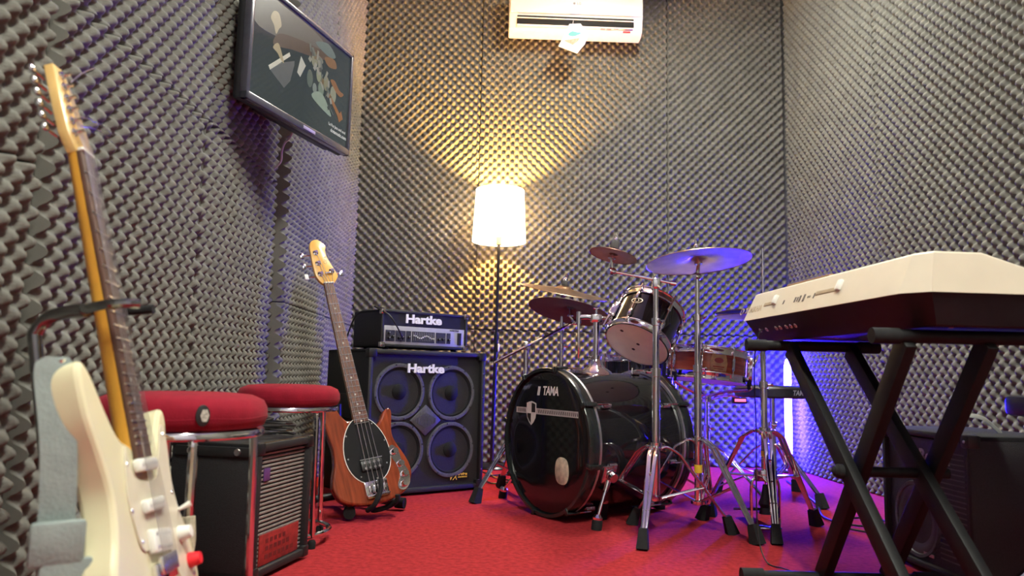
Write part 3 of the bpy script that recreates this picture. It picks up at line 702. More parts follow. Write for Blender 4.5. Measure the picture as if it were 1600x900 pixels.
# ------------------------------------------------------------------ stools
def stool(name, c, label, rot, badge):
    t = thing(name, label, 'stool', Matrix.Translation(c) @ Matrix.Rotation(rot, 4, 'Z'), 'red round stools')
    MB().lathe([(0, .512), (.09, .512), (.135, .508), (.158, .498), (.166, .482), (.167, .462), (.160, .447), (.140, .440), (0, .440)], 56).build('cushion', REDVEL, t, smooth=60)
    MB().tube([(.1655 * math.cos(a), .1655 * math.sin(a), .466 + .0012 * math.sin(7 * a)) for a in np.linspace(0, 2 * PI, 49)[:-1]], .0022, 6, True).build('piping', REDVEL, t)
    MB().lathe([(.125, .440), (.160, .441), (.163, .436), (.163, .430), (.158, .426), (.125, .428)], 56, closed=True).build('seat_ring', CHROME, t)
    for k in range(4):
        a = k * PI / 2 + PI / 4; ca, sa = math.cos(a), math.sin(a)
        MB().tube(spline([(.118 * ca, .118 * sa, .432), (.140 * ca, .140 * sa, .424), (.147 * ca, .147 * sa, .400), (.151 * ca, .151 * sa, .2), (.156 * ca, .156 * sa, .035)], 6, False), .0088, 10).build('leg', CHROME, t)
        MB().lathe([(0, .0), (.012, 0), (.013, .02), (.010, .026), (0, .026)], 12, Matrix.Translation((.156 * ca, .156 * sa, 0))).build('leg_cap', RUBBER, t)
    MB().tube([(.152 * math.cos(a), .152 * math.sin(a), .038) for a in np.linspace(0, 2 * PI, 49)[:-1]], .0085, 10, True).build('foot_ring', CHROME, t)
    if badge:
        a = badge; F = zframe(V(.166 * math.cos(a), .166 * math.sin(a), .474), (math.cos(a), math.sin(a), .06))
        b_ = MB().prism([(.013 * math.cos(x), .020 * math.sin(x)) for x in np.linspace(0, 2 * PI, 21)[:-1]], 0, .004, .001, F).build('maker_badge', BLACKP, t)
        MB().prism([(.008 * math.cos(x) + .003, .013 * math.sin(x)) for x in np.linspace(0, 2 * PI, 7)[:-1]], .004, .0048, 0, F).build('badge_print', mat('badge_grey', (.4, .38, .33), .6, var=.4, scale=200), b_)
    return t
st1 = stool('bar_stool', (-.668, 1.53, 0), 'nearest red cushioned round stool with chrome legs beside the cream guitar', R(-12), R(-42))
st2 = stool('bar_stool', (-.741, 2.515, 0), 'red cushioned round stool with chrome legs beside the brown bass guitar', R(8), 0)
p0 = st1.matrix_basis @ V(.151 * math.cos(-PI / 4), .151 * math.sin(-PI / 4), .25)
o = MB().tube([p0 + V(0, 0, .04), p0 + V(.004, -.003, .0), p0 + V(.001, -.002, -.05)], [.0115, .0125, .011], 10).box(tuple(p0 + V(-.014, -.004, -.045)), (.012, .003, .055), .001).build('masking_tape', mat('old_tape', (.45, .42, .30), .8, var=.3, scale=60), st1, True)

# ------------------------------------------------------------------ small combo amplifier under the stools
ad_ = V(.063, .303, 0).normalized()
AM = frame(V(-.66, 2.0, 0), ad_, UP)
am = thing('guitar_amplifier', 'small black combo amplifier with grey ribbed grille and red label beside the stools', 'amplifier', AM)
W2, H2, D2 = .309, .362, .262
mb = MB()
mb.box((.011, H2 / 2 + .005, -D2 / 2), (.022, H2 - .01, D2), .005); mb.box((W2 - .011, H2 / 2 + .005, -D2 / 2), (.022, H2 - .01, D2), .005)
mb.box((W2 / 2, H2 - .011, -D2 / 2), (W2, .022, D2), .005); mb.box((W2 / 2, .022, -D2 / 2), (W2, .022, D2), .005)
mb.box((W2 / 2, H2 / 2, -D2 + .012), (W2 - .01, H2 - .03, .02)).build('case', VINYL, am)
gr = MB().box((W2 / 2, H2 / 2 + .004, -.030), (W2 - .044, H2 - .05, .02)).build('grille_board', GRILLE, am, smooth=0)
RIB = mat('grey_grille_rib', (.20, .17, .155), .7, var=.15, scale=80)
rib = MB().box((0, 0, 0), (W2 - .048, .0065, .008), .002).build('grille_rib', RIB, gr); rib.matrix_basis = Matrix.Translation((W2 / 2, .04, -.018))
for k in range(1, 28): inst(rib, gr, Matrix.Translation((W2 / 2, .04 + k * .0112, -.018)))
rl = MB().box((W2 * .50, .076, -.012), (W2 * .70, .082, .003), .001).build('red_label', mat('red_label_print', (.28, .022, .020), .5, var=.3, scale=60), am)
mb = MB()
for r_, row in enumerate((.055, .077, .097)):
    for k in range(7 - r_):
        mb.box((.085 + k * .023, row, -.0102), (.015, .012, .0006))
mb.build('label_print', mat('dark_red_print', (.13, .012, .012), .6, var=.2), rl, smooth=0)
MB().box((.066, .276, -.012), (.030, .034, .004), .001).build('badge', mat('purple_badge', (.10, .04, .16), .5, var=.2), am)
for (x, y) in ((0, H2), (W2, H2), (0, .011), (W2, .011)):
    sx = 1 if x == 0 else -1; sy = 1 if y < .1 else -1
    MB().box((x + sx * .014, y + sy * .014, -.014), (.034, .034, .034), .006).build('corner_protector', BLACKP, am)
MB().box((-.003, H2 - .022, -D2 / 2), (.008, .026, D2 * .9), .003).build('side_strap', BLACKP, am)
for z in (-.06, -.20): MB().lathe([(0, .007), (.009, .007), (.011, 0)], 12, Matrix.Translation((-.004, H2 - .022, z)) @ Matrix.Rotation(-PI / 2, 4, 'Y')).build('strap_screw', STEEL, am)
MB().tube(spline([(W2 * .3, H2 + .002, -.13), (W2 * .35, H2 + .018, -.13), (W2 * .65, H2 + .018, -.13), (W2 * .7, H2 + .002, -.13)], 5, False), .008, 8, flat=.5).build('carry_handle', BLACKP, am)
MB().box((W2 / 2, H2 + .0003, -.012), (W2 - .05, .001, .006)).build('edge_trim', GOLDM, am, smooth=0)
for (x, z) in ((.04, -.04), (W2 - .04, -.04), (.04, -.22), (W2 - .04, -.22)): MB().lathe([(0, 0), (.014, 0), (.016, .013), (0, .013)], 12, Matrix.Translation((x, 0, z)) @ Matrix.Rotation(-PI / 2, 4, 'X')).build('foot', RUBBER, am)
pts = []
for k in range(70):
    a = k * .36; r_ = .062 + .018 * math.sin(k * .9) ; pts.append(AM @ V(.20 + r_ * math.cos(a) * 1.0, H2 + .008 + .0011 * k * .5 + .006 * (k > 3), -.09 + r_ * math.sin(a)))
pts += [AM @ V(.12, H2 + .03, -.14), AM @ V(.05, H2 + .010, -.18), AM @ V(.03, H2 + .008, -.24), AM @ V(.02, H2 - .06, -.28)]
o = MB().tube(pts, .0036, 7).build('coiled_cable', BLACKP)
tag(o, 'black instrument cable coiled on top of the small combo amplifier', 'cable')

# ------------------------------------------------------------------ drum kit
def leg_set(par, C, feet, zc, zl, double=True, brace=.52, bend=.07):
    C = V(*C)
    for (fx, fy) in feet:
        d = V(fx - C.x, fy - C.y, 0); L = d.length; d.normalize(); s = V(-d.y, d.x, 0)
        P = [C + d * .018 + UP * zc, C + d * bend * .6 + UP * (zc + .004), C + d * bend * 1.25 + UP * (zc - .022), C + d * (L - .012) + UP * .058]
        P = spline(P[:3], 4, False) + [tuple(P[3])]
        lg = MB()
        offs = (-.011, .011) if double else (0,)
        for o in offs:
            Q = [Vector(p) + s * o * (1 if i < len(P) - 1 else .35) for i, p in enumerate(P)]
            lg.tube(Q, .0085, 8, flat=.6, up=tuple(d))
        if double:
            for t in (.25, .5, .75):
                a = Vector(P[-2]).lerp(Vector(P[-1]), t); lg.cyl(a - s * .012, a + s * .012, .0048, n=8)
        l = lg.build('leg', CHROME, par, True)
        mid = Vector(P[-2]).lerp(Vector(P[-1]), brace)
        b = MB()
        for o in (-.009, .009) if double else (0,):
            b.tube([C + d * .016 + s * o * .8 + UP * zl, mid + s * o], .0062, 8, flat=.6, up=(0, 0, 1))
        b.build('brace', CHROME, l, True)
        a = V(fx, fy, 0) - d * .010 + UP * .064; e = V(fx, fy, 0) + d * .012
        F = zframe(e, a - e, d)
        MB().add([(x * (.0135 if z else .019), y * (.014 if z else .022), (a - e).length * z) for z in (0, 1) for (x, y) in ((-1, -1), (1, -1), (1, 1), (-1, 1))], [(3, 2, 1, 0), (4, 5, 6, 7), (0, 1, 5, 4), (1, 2, 6, 5), (2, 3, 7, 6), (3, 0, 4, 7)], F).build('rubber_foot', RUBBER, l, True, smooth=0)
def collar(par, p, r, h, wing=None, name='collar'):
    p = V(*p)
    mb = MB().lathe([(r * .7, 0), (r, .002), (r, h - .002), (r * .7, h)], 16, Matrix.Translation(p))
    mb.build(name, CHROME, par, True)
    if wing is not None:
        d = V(math.cos(wing), math.sin(wing), 0); s = V(-d.y, d.x, 0); q = p + UP * h / 2
        MB().cyl(q, q + d * (r + .016), .0042, n=8).tube([q + d * (r + .014) - s * .014 + UP * .004, q + d * (r + .014), q + d * (r + .014) + s * .014 + UP * .004], [.003, .006, .003], 8).build('wing_nut', CHROME, par, True)
def pole(par, C, segs):
    for (z0, z1, r) in segs: MB().cyl((C[0], C[1], z0), (C[0], C[1], z1), r, n=18).build('tube', CHROME, par, True)
def cymbal(name, c, u, r, m, label, cat='cymbal', bell=None, flip=False):
    F = zframe(V(*c), u)
    t = thing(name, label, cat, F)
    b = r * .19; h = r * .085; s = -1 if flip else 1
    top = [(.006, s * (h + .014)), (b * .5, s * (h + .012)), (b * .85, s * (h + .004)), (b * 1.05, s * h * .98), (r * .5, s * h * .62), (r * .8, s * h * .25), (r * .99, s * 0.002), (r, s * .0)]
    bot = [(rr * .998, zz - s * .0016) for (rr, zz) in top[::-1]]
    MB().lathe(top + bot, 72, closed=True).build('disc', m, t)
    g = MB()
    for k in range(7):
        rr = r * (.33 + .09 * k); i = 4 if rr < r * .5 else 5
        g.lathe([(rr - .0016, s * h * (1 - rr / r) * 1.22 - s * .0030 - .0001), (rr, s * h * (1 - rr / r) * 1.22 - s * .0036 - .0001), (rr + .0016, s * h * (1 - rr / r) * 1.22 - s * .0030 - .0001)], 64)
    return t
def felt_nut(par, c, u):
    F = zframe(V(*c), u)
    MB().lathe([(0, .03), (.016, .03), (.018, .022), (.018, .004), (.016, 0), (0, 0)], 16, F).build('felt', mat('grey_felt', (.10, .10, .10), .95, var=.2, scale=90), par, True)
    MB().lathe([(0, .062), (.005, .062), (.005, .045), (.010, .040), (.012, .03), (0, .03)], 12, F).build('wing_nut', CHROME, par, True)
def tilter(par, p, c, u):
    """ratchet joint at p, threaded rod along u through the cymbal at c"""
    p = V(*p); c = V(*c); u = V(*u).normalized()
    MB().lathe([(0, -.012), (.013, -.012), (.015, -.008), (.015, .008), (.013, .012), (0, .012)], 16, zframe(p, (1, .4, 0))).build('tilter', CHROME, par, True)
    MB().tube([p, c - u * .02, c + u * .05], [.008, .0065, .004], 10).lathe([(.006, 0), (.016, 0), (.016, .008), (.006, .010)], 14, zframe(c - u * .018, u)).build('tilter_rod', CHROME, par, True)

# bass drum
BDO = V(.142, 3.02, .297); bz_ = V(-.84, -.545, 0).normalized(); bxx = UP.cross(bz_)
BDM = frame(BDO, bxx, UP)
bd = thing('bass_drum', 'large glossy black bass drum lying on its side with white lettering on the front head', 'drum', BDM)
LD = .545; RO = .296
MB().lathe([(.279, -.05), (.281, -.052), (.281, -LD + .052), (.279, -LD + .05)], 80).build('shell', GLOSSB, bd)
def bhoop(z0, z1):
    h = MB().lathe([(.282, z0), (RO - .002, z0), (RO, z0 - .003 * (1 if z0 > z1 else -1)), (RO, z1 + .003 * (1 if z0 > z1 else -1)), (RO - .002, z1), (.282, z1)], 80, closed=True).build('hoop', HOOPG, bd)
    return h
bhoop(0, -.046); bhoop(-LD, -LD + .046)
MB().lathe([(.283, -.0465), (.2945, -.047), (.2955, -.052), (.2945, -.057), (.283, -.0575)], 80, closed=True).build('rim', SILV, bd)
MB().lathe([(.283, -LD + .0465), (.2945, -LD + .047), (.2955, -LD + .052), (.2945, -LD + .057), (.283, -LD + .0575)], 80, closed=True).build('rim', SILV, bd)
hdm = MB().lathe([(0, -.006), (.20, -.006), (.270, -.007), (.283, -.012), (.283, -.016), (0, -.012)], 80).build('front_head', mat('gloss_black_head', (.006, .006, .007), .10, var=.2, scale=3, coat=.3), bd)
MB().lathe([(0, -LD + .010), (.283, -LD + .012)], 60).build('rear_head', WHITEH, bd)
Th = lambda x, y, a=0: Matrix.Translation((x, y, -.0056)) @ Matrix.Rotation(a, 4, 'Z')
mb = MB().text('TAMA', .050, Th(.030, .200), .0004, .0010, .22, .82, .92)
mb.box((-.044, .200, -.0053), (.006, .036, .0009), 0, Matrix(((1, .22, 0, -.044), (0, 1, 0, 0), (0, 0, 1, 0), (0, 0, 0, 1)))).box((-.053, .200, -.0053), (.006, .036, .0009), 0, Matrix(((1, .22, 0, -.044), (0, 1, 0, 0), (0, 0, 1, 0), (0, 0, 0, 1))))
mb.build('logo', WHITEP, hdm, smooth=0, label='white slanted lettering')
MB().box((0, .117, -.0057), (.425, .024, .0006)).build('stripe', mat('silver_tape', (.42, .42, .42), .5, var=.1), hdm, smooth=0)
mb = MB()
for k in range(34):
    x = -.195 + k * .0122
    if -.14 < x < -.06: continue
    mb.box((0, 0, 0), (.0042, .014, .0006), 0, Matrix(((1, -.35, 0, x), (0, 1, 0, .117), (0, 0, 1, -.0052), (0, 0, 0, 1))))
mb.build('stripe_lettering', DARKV, hdm, smooth=0)
SHd = lambda k, ox=0, oy=0: [(x * k - .100, y * k + .108) for (x, y) in ((-.034, .040), (-.018, .045), (0, .048), (.018, .045), (.034, .040), (.034, .0), (.030, -.02), (.016, -.038), (0, -.050), (-.016, -.038), (-.030, -.02), (-.034, 0))]
MB().prism(SHd(1.0), -.0058, -.0048).build('shield', mat('shield_white', (.62, .62, .6), .5, var=.05), hdm, smooth=0)
def sq(pts, z): return MB().prism([(x - .100, y + .108) for (x, y) in pts], -.0050, z)
sq([(.002, .003), (.029, .003), (.029, .036), (.016, .040), (.002, .042)], -.0045).build('shield_quarter', DARKV, hdm, smooth=0)
sq([(-.002, -.002), (-.029, -.002), (-.026, -.018), (-.013, -.033), (-.002, -.042)], -.0045).build('shield_quarter', DARKV, hdm, smooth=0)
MB().text('J', .034, Th(-.115, .128), .0004, .0002).text('S', .034, Th(-.087, .089), .0004, .0002).build('shield_letters', mat('grey_print2', (.3, .3, .3), .5, var=.05), hdm, smooth=0)
MB().prism([(.115 + .044 * math.cos(a), -.103 + .056 * math.sin(a) + .004 * math.sin(3 * a)) for a in np.linspace(0, 2 * PI, 29)[:-1]], -.0060, -.0040, .001).build('sound_hole_padding', PADM, hdm)
for rear in (0, 1):
    for k in range(8):
        a = 2 * PI * (k + .5) / 8 + .16; c, s = math.cos(a), math.sin(a)
        z0, z1 = (-.115, -.002) if not rear else (-LD + .115, -LD + .002); sg = -1 if not rear else 1
        T = Matrix.Rotation(a, 4, 'Z')
        lg = MB(T).box((.288, 0, z0), (.014, .020, .045), .006).cyl((.294, 0, z0 + .02), (.294, 0, z0 - .02 ), .009, .006, 12).build('lug', CHROME, bd)
        MB(T).cyl((.303, 0, z0), (.303, 0, z1), .0034, n=8).build('tension_rod', CHROME, lg)
        MB(T).box((.304, 0, z1 + sg * .028), (.010, .020, .056), .004).box((.294, 0, z1 - sg * .003), (.026, .018, .006), .002).build('claw', HOOPG if rear else HOOPG, lg)
# spurs
for (ang, foot) in ((-.35, (.331, 2.806)), (PI + .35, (-.022, 3.463))):
    T = Matrix.Rotation(ang, 4, 'Z')
    p = BDM @ (T @ V(.30, 0, -.105)); f = V(foot[0], foot[1], .03)
    sp = MB(BDM @ T).box((.290, 0, -.105), (.022, .070, .062), .006).lathe([(0, .03), (.018, .03), (.022, .012), (.022, 0)], 18, frame((.298, 0, -.105), (0, 1, 0), (0, 0, 1))).build('spur_bracket', CHROME, bd, True)
    d = (f - p).normalized()
    MB().tube([p - d * .03, p, p.lerp(f, .35)], [.010, .013, .010], 12).tube([p.lerp(f, .2), f], .0062, 10).build('spur_rod', CHROME, sp, True)
    MB().lathe([(0, .05), (.010, .05), (.018, .036), (.020, .03), (.020, .0), (0, 0)], 16, zframe(V(foot[0], foot[1], 0), -d + V(0, 0, 2))).build('spur_foot', RUBBER, sp, True)
    MB().lathe([(.0105, .05), (.0185, .036), (.019, .044), (.010, .056)], 16, zframe(V(foot[0], foot[1], 0), -d + V(0, 0, 2))).build('spur_cap', CHROME, sp, True)
# tom mount on the drum
mp = BDM @ V(0, .281, -.265)
tm = thing('tom_holder', 'chrome tom holder post rising from the top of the bass drum', 'drum hardware', tuple(mp))
MB().lathe([(0, -.012), (.072, -.010), (.066, .004), (.036, .024), (.022, .050), (.020, .062), (0, .062)], 28, Matrix.Translation(mp)).build('base', CHROME, tm, True)
collar(tm, mp + V(0, 0, .055), .024, .018, R(200))
pole(tm, (mp.x, mp.y), ((mp.z + .05, .80, .0135),))
MB().box((mp.x, mp.y, .808), (.050, .040, .036), .008).build('clamp', CHROME, tm, True)
MB().cyl((mp.x, mp.y, .82), (mp.x, mp.y, .85), .006).tube([(mp.x - .012, mp.y, .852), (mp.x, mp.y, .846), (mp.x + .012, mp.y, .852)], [.003, .006, .003], 8).build('wing_bolt', CHROME, tm, True)
td = V(.42, .43, .795).normalized(); tb = V(.519, 3.05, .696)
ts = tb + td * .10 + (V(-1, .1, .3) - td * V(-1, .1, .3).dot(td)).normalized() * .145
MB().tube(spline([(mp.x + .01, mp.y, .810), (mp.x + .05, mp.y - .03, .806), tuple(ts - td * .075 + V(-.012, 0, 0)), tuple(ts + td * .055 + V(-.004, 0, 0))], 6, False), .0058, 10).build('tom_arm', CHROME, tm, True)
MB().tube(spline([(mp.x - .01, mp.y, .810), (mp.x - .04, mp.y, .814), (mp.x - .075, mp.y, .812)], 6, False), .010, 10).build('clamp_arm', CHROME, tm, True)
MB().tube([(mp.x - .075, mp.y, .835), (mp.x - .075, mp.y, .785)], .0105, 12).tube([(mp.x - .075, mp.y, .80), (mp.x - .074, mp.y, .64), (mp.x - .074, mp.y, .625)], [.0062, .0062, .002], 8).build('spare_arm', CHROME, tm, True)

def drum(name, label, F, r, h, shellm, topm, botm, nl, group=None, mids=True):
    t = thing(name, label, 'drum', F)
    MB().lathe([(r - .004, .004), (r, .006), (r, h - .006), (r - .004, h - .004)], 64).build('shell', shellm, t)
    for (z, s) in ((0, 1), (h, -1)):
        MB().lathe([(r + .001, z + s * .030), (r + .006, z + s * .031), (r + .0065, z + s * .027), (r + .0045, z + s * .024), (r + .0045, z + s * .004), (r + .008, z + s * .001), (r + .008, z - s * .003), (r + .002, z - s * .004), (r + .001, z + s * .006)], 64, closed=True).build('hoop', CHROME, t)
    MB().lathe([(0, h + .001), (r, h + .001), (r + .0025, h - .006), (0, h - .004)], 56).build('top_head', topm, t)
    MB().lathe([(0, -.0005), (r, -.0005), (r + .0025, .006), (0, .004)], 56).build('bottom_head', botm, t)
    for k in range(nl):
        T = Matrix.Rotation(2 * PI * (k + .5) / nl, 4, 'Z')
        if mids:
            lg = MB(T).box((r + .008, 0, h * .27), (.016, .016, .036), .006).build('lug', CHROME, t); MB(T).box((r + .008, 0, h * .73), (.016, .016, .036), .006).build('lug', CHROME, t)
        else:
            lg = MB(T).box((r + .008, 0, h * .5), (.015, .014, h * .42), .006).build('lug', CHROME, t)
        MB(T).cyl((r + .011, 0, .012), (r + .011, 0, h - .012), .0030, n=8).cyl((r + .011, 0, h - .006), (r + .011, 0, h + .010), .0045, n=8).box((r + .008, 0, h - .020), (.010, .013, .02), .003).box((r + .008, 0, .020), (.010, .013, .02), .003).build('tension_rod', CHROME, lg)
    return t
TF = zframe(tb, td, (-1, 0, 0))
tom = drum('rack_tom', 'small glossy black tilted tom with a beige bottom head above the bass drum', TF, .130, .200, GLOSSB, WHITEH, HEADB, 6)
def on_shell(F, r, az, z):
    """frame on the outside of a drum shell facing world direction az"""
    d = F.to_3x3().inverted() @ V(*az); a = math.atan2(d.y, d.x)
    return F @ Matrix.Rotation(a, 4, 'Z') @ frame((r, 0, z), (0, 1, 0), (0, 0, 1))
BF = on_shell(TF, .1305, (-.75, -1, 0), .125)
bdg = MB(BF).prism([(.026 * math.cos(a), .014 * math.sin(a)) for a in np.linspace(0, 2 * PI, 29)[:-1]], 0, .002, .0006).build('badge', mat('badge_pale', (.62, .55, .45), .4, var=.05), tom, True)
MB(BF).prism([(.022 * math.cos(a), .0105 * math.sin(a)) for a in np.linspace(0, 2 * PI, 29)[:-1]], .0018, .0025).build('badge_field', GLOSSB, bdg, True)
MB(BF).lathe([(.006, .0024), (.006, .0032), (.009, .0032), (.009, .0024)], 20, closed=True).build('badge_ring', mat('badge_pale', (.62, .55, .45), .4), bdg, True)
MB(TF).box((0, 0, 0), (.001, .001, .001)).v
for (x, y) in ((-.085, .03), (-.02, -.055), (.0, .03)):
    q = TF.to_3x3() @ V(0, 0, 1)
for (wx, wz) in ((-.073, .034), (.003, .006), (.002, -.040)):
    right = V(.885, .0, -.47); right = (right - td * right.dot(td)).normalized(); dn = td.cross(right)
    if dn.z > 0: dn = -dn
    c = tb + right * wx * 1.15 - dn * wz * 1.1 - td * .0012
    MB().lathe([(0, .0004), (.0065, .0003), (.0075, 0)], 12, zframe(c, -td)).build('vent_spot', mat('dark_brown_spot', (.05, .03, .02), .7, var=.2), tom, True)
MB(on_shell(TF, .130, (-1, .1, .3), .105)).box((0, 0, .010), (.046, .075, .020), .006).box((0, 0, .024), (.026, .05, .014), .005).build('mount_bracket', CHROME, tom, True)

ft = drum('floor_tom', 'dark floor tom on three chrome legs behind the bass drum', Matrix.Translation((.645, 3.76, .300)), .178, .365, mat('dark_blue_black_lacquer', (.008, .008, .014), .12, var=.2, coat=.5), WHITEH, WHITEH, 8)
for a in (.6, 2.9, 5.0):
    c, s = math.cos(a), math.sin(a); p = V(.645 + .2 * c, 3.76 + .2 * s, 0)
    MB().tube([p + UP * .50, p + UP * .14, p + V(c, s, 0) * .04 + UP * .03], .0055, 8).box((.645 + .187 * c, 3.76 + .187 * s, .42), (.03, .03, .05), .006).build('leg', CHROME, ft, True)
    MB().lathe([(0, .035), (.008, .035), (.015, .0), (0, 0)], 12, Matrix.Translation(p + V(c, s, 0) * .043)).build('rubber_foot', RUBBER, ft, True)

SF = Matrix.Translation((.896, 3.40, .552)) @ Matrix.Rotation(R(5.5), 4, 'Y') @ Matrix.Rotation(R(-3), 4, 'X')
sn = drum('snare_drum', 'red-brown wooden snare drum with chrome hoops beside the bass drum', SF, .172, .140, SNAREW, WHITEH, WHITEH, 8, None, False)
bf = on_shell(SF, .1725, (.02, -1, 0), .072)
MB(bf).prism([(-.034, -.036), (.034, -.036), (.038, 0), (.030, .036), (-.030, .036), (-.038, 0)], 0, .0018).build('badge', mat('gold_badge', (.50, .30, .12), .3, .7, var=.25, scale=40), sn, True)
MB(bf).prism([(.020 * math.cos(a), .010 + .012 * math.sin(a)) for a in np.linspace(0, 2 * PI, 21)[:-1]], .0016, .0024).box((0, -.018, .002), (.05, .005, .001)).box((0, -.027, .002), (.04, .003, .001)).build('badge_print', SNAREW, sn, True)
sf2 = on_shell(SF, .174, (1, -.35, 0), .07)
MB(sf2).box((0, 0, .014), (.030, .105, .026), .007).tube([(.0, .02, .03), (.02, .05, .04), (.022, .07, .04)], .005, 8).build('strainer', CHROME, sn, True)
ss = thing('snare_stand', 'chrome snare stand with basket arms under the red-brown snare', 'drum hardware', (.896, 3.40, 0))
leg_set(ss, (.896, 3.40, 0), ((.66, 3.27), (1.11, 3.24), (.93, 3.66)), .26, .07)
pole(ss, (.896, 3.40), ((.06, .34, .0125), (.33, .47, .010))); collar(ss, (.896, 3.40, .325), .017, .03, R(-60)); collar(ss, (.896, 3.40, .455), .024, .03, R(-120))
for a in (R(-150), R(-30), R(90)):
    c, s = math.cos(a), math.sin(a); e = .192
    b = V(.896 + e * c, 3.40 + e * s, .545 - e * c * .096)
    MB().tube(spline([(.896, 3.40, .48), (.896 + .09 * c, 3.40 + .09 * s, .505), tuple(b - UP * .012), tuple(b + UP * .022)], 5, False), .0068, 8).build('basket_arm', CHROME, ss, True)
    MB().tube([tuple(b - UP * .010), tuple(b + UP * .03)], .0105, 10).build('rubber_grip', RUBBER, ss, True)
GL = mat('red_glow_led', (.8, .1, .2), .4, emit=(1, .10, .22), estr=3.0, var=.05)
pm = thing('drum_trigger_module', 'small device with red glowing display clipped under the snare', 'electronic device', (1.0, 3.25, .47))
MB().box((0, 0, 0), (.062, .03, .026), .005).build('case', BLACKP, pm); MB().box((0, -.0155, .002), (.048, .002, .012)).build('display', GL, pm, smooth=0)
MB().tube(spline([(.004, .012, .01), (-.02, .06, .02), (-.06, .12, .01), (-.095, .148, -.01)], 5, False), .005, 8).build('clip_arm', CHROME, pm)

# stand with splash on a boom arm
A = (.543, 2.77)
sa_ = thing('cymbal_stand', 'front chrome cymbal stand with short boom arm holding the splash cymbal', 'drum hardware', (A[0], A[1], 0), 'cymbal stands')
leg_set(sa_, (A[0], A[1], 0), ((.452, 2.518), (.814, 2.781), (.374, 3.003)), .305, .125)
pole(sa_, A, ((.115, .585, .0155), (.56, .77, .0125), (.75, .905, .0098)))
for (z, r_, h, wg) in ((.295, .024, .032, R(-140)), (.565, .0195, .032, R(160)), (.755, .0165, .030, R(-60)), (.118, .024, .018, None)): collar(sa_, (A[0], A[1], z), r_, h, wg)
MB().box((A[0], A[1], .915), (.030, .034, .044), .007).build('boom_clamp', CHROME, sa_, True)
MB().cyl((A[0] + .058, A[1] - .004, .918), (.380, 2.80, .962), .0055, n=10).cyl((A[0] + .055, A[1] - .004, .918), (A[0] + .075, A[1] - .006, .915), .009, n=10).build('boom_arm', CHROME, sa_, True)
us = (.24, .10, 1)
tilter(sa_, (.380, 2.80, .962), (.384, 2.80, 1.028), us); felt_nut(sa_, (.384 + .24 * .022, 2.80, 1.05), us)
cymbal('splash_cymbal', (.384, 2.80, 1.022), us, .093, BRONZE2, 'smallest reddish splash cymbal on a boom arm above the tom')

# stand with crash
B = (.728, 2.886)
sb_ = thing('cymbal_stand', 'straight chrome cymbal stand with yellow tape holding the large crash cymbal', 'drum hardware', (B[0], B[1], 0), 'cymbal stands')
leg_set(sb_, (B[0], B[1], 0), ((.859, 2.632), (.491, 2.917), (.84, 3.12)), .325, .10)
pole(sb_, B, ((.085, .60, .0145), (.58, .80, .0118), (.78, .955, .0092)))
for (z, r_, h, wg) in ((.312, .022, .032, R(100)), (.585, .018, .030, R(-20)), (.785, .016, .028, R(20)), (.088, .030, .014, None)): collar(sb_, (B[0], B[1], z), r_, h, wg)
MB().cyl((B[0], B[1], .205), (B[0], B[1], .235), .0156, n=18).build('yellow_tape', YTAPE, sb_, True)
uc = (-.07, .115, 1)
tilter(sb_, (B[0], B[1], .962), (B[0] + .004, B[1], 1.028), uc); felt_nut(sb_, (B[0] + .002, B[1] + .003, 1.046), uc)
cymbal('crash_cymbal', (B[0] + .006, B[1], 1.018), uc, .205, BRONZE, 'large crash cymbal bathed in violet light on the straight stand')

# boom stand at the left with two cymbals
D = (.073, 3.50)
sd_ = thing('cymbal_stand', 'chrome boom cymbal stand behind the left side of the bass drum', 'drum hardware', (D[0], D[1], 0), 'cymbal stands')
leg_set(sd_, (D[0], D[1], 0), ((-.132, 3.315), (.20, 3.34), (-.03, 3.76)), .30, .10)
pole(sd_, D, ((.09, .45, .0145), (.43, .68, .0115)))
for (z, r_, h, wg) in ((.29, .022, .03, R(60)), (.435, .018, .03, R(-100))): collar(sd_, (D[0], D[1], z), r_, h, wg)
MB().box((D[0], D[1], .697), (.030, .034, .040), .007).build('boom_clamp', CHROME, sd_, True)
ul = (.20, .20, 1)
MB().cyl((-.075, 3.435, .612), (.305, 3.545, .818), .0062, n=10).build('boom_arm', CHROME, sd_, True)
tilter(sd_, (.305, 3.545, .818), (.284, 3.552, .864), (.0, .2, 1)); felt_nut(sd_, (.284, 3.558, .882), ul)
cymbal('crash_cymbal', (.278, 3.552, .866), ul, .200, BRONZE3, 'dark tilted cymbal on the boom arm with its underside facing the camera')
EE = (.252, 3.68)
se_ = thing('cymbal_stand', 'thin chrome cymbal stand directly under the golden lit cymbal', 'drum hardware', (EE[0], EE[1], 0), 'cymbal stands')
leg_set(se_, (EE[0], EE[1], 0), ((.05, 3.91), (.36, 3.95), (.34, 3.46)), .28, .10)
pole(se_, EE, ((.09, .50, .013), (.48, .70, .0105), (.69, .955, .008)))
for (z, r_, h, wg) in ((.27, .02, .03, R(0)), (.49, .017, .03, R(-30)), (.69, .015, .03, R(-20))): collar(se_, (EE[0], EE[1], z), r_, h, wg)
ug = (.17, -.185, 1)
tilter(se_, (EE[0], EE[1], .945), (EE[0] + .008, EE[1], .985), ug); felt_nut(se_, (EE[0] + .012, EE[1], 1.004), ug)
cymbal('ride_cymbal', (EE[0] + .008, EE[1], .976), ug, .222, BRONZE, 'golden lit cymbal uppermost of the overlapping left pair near the floor lamp')

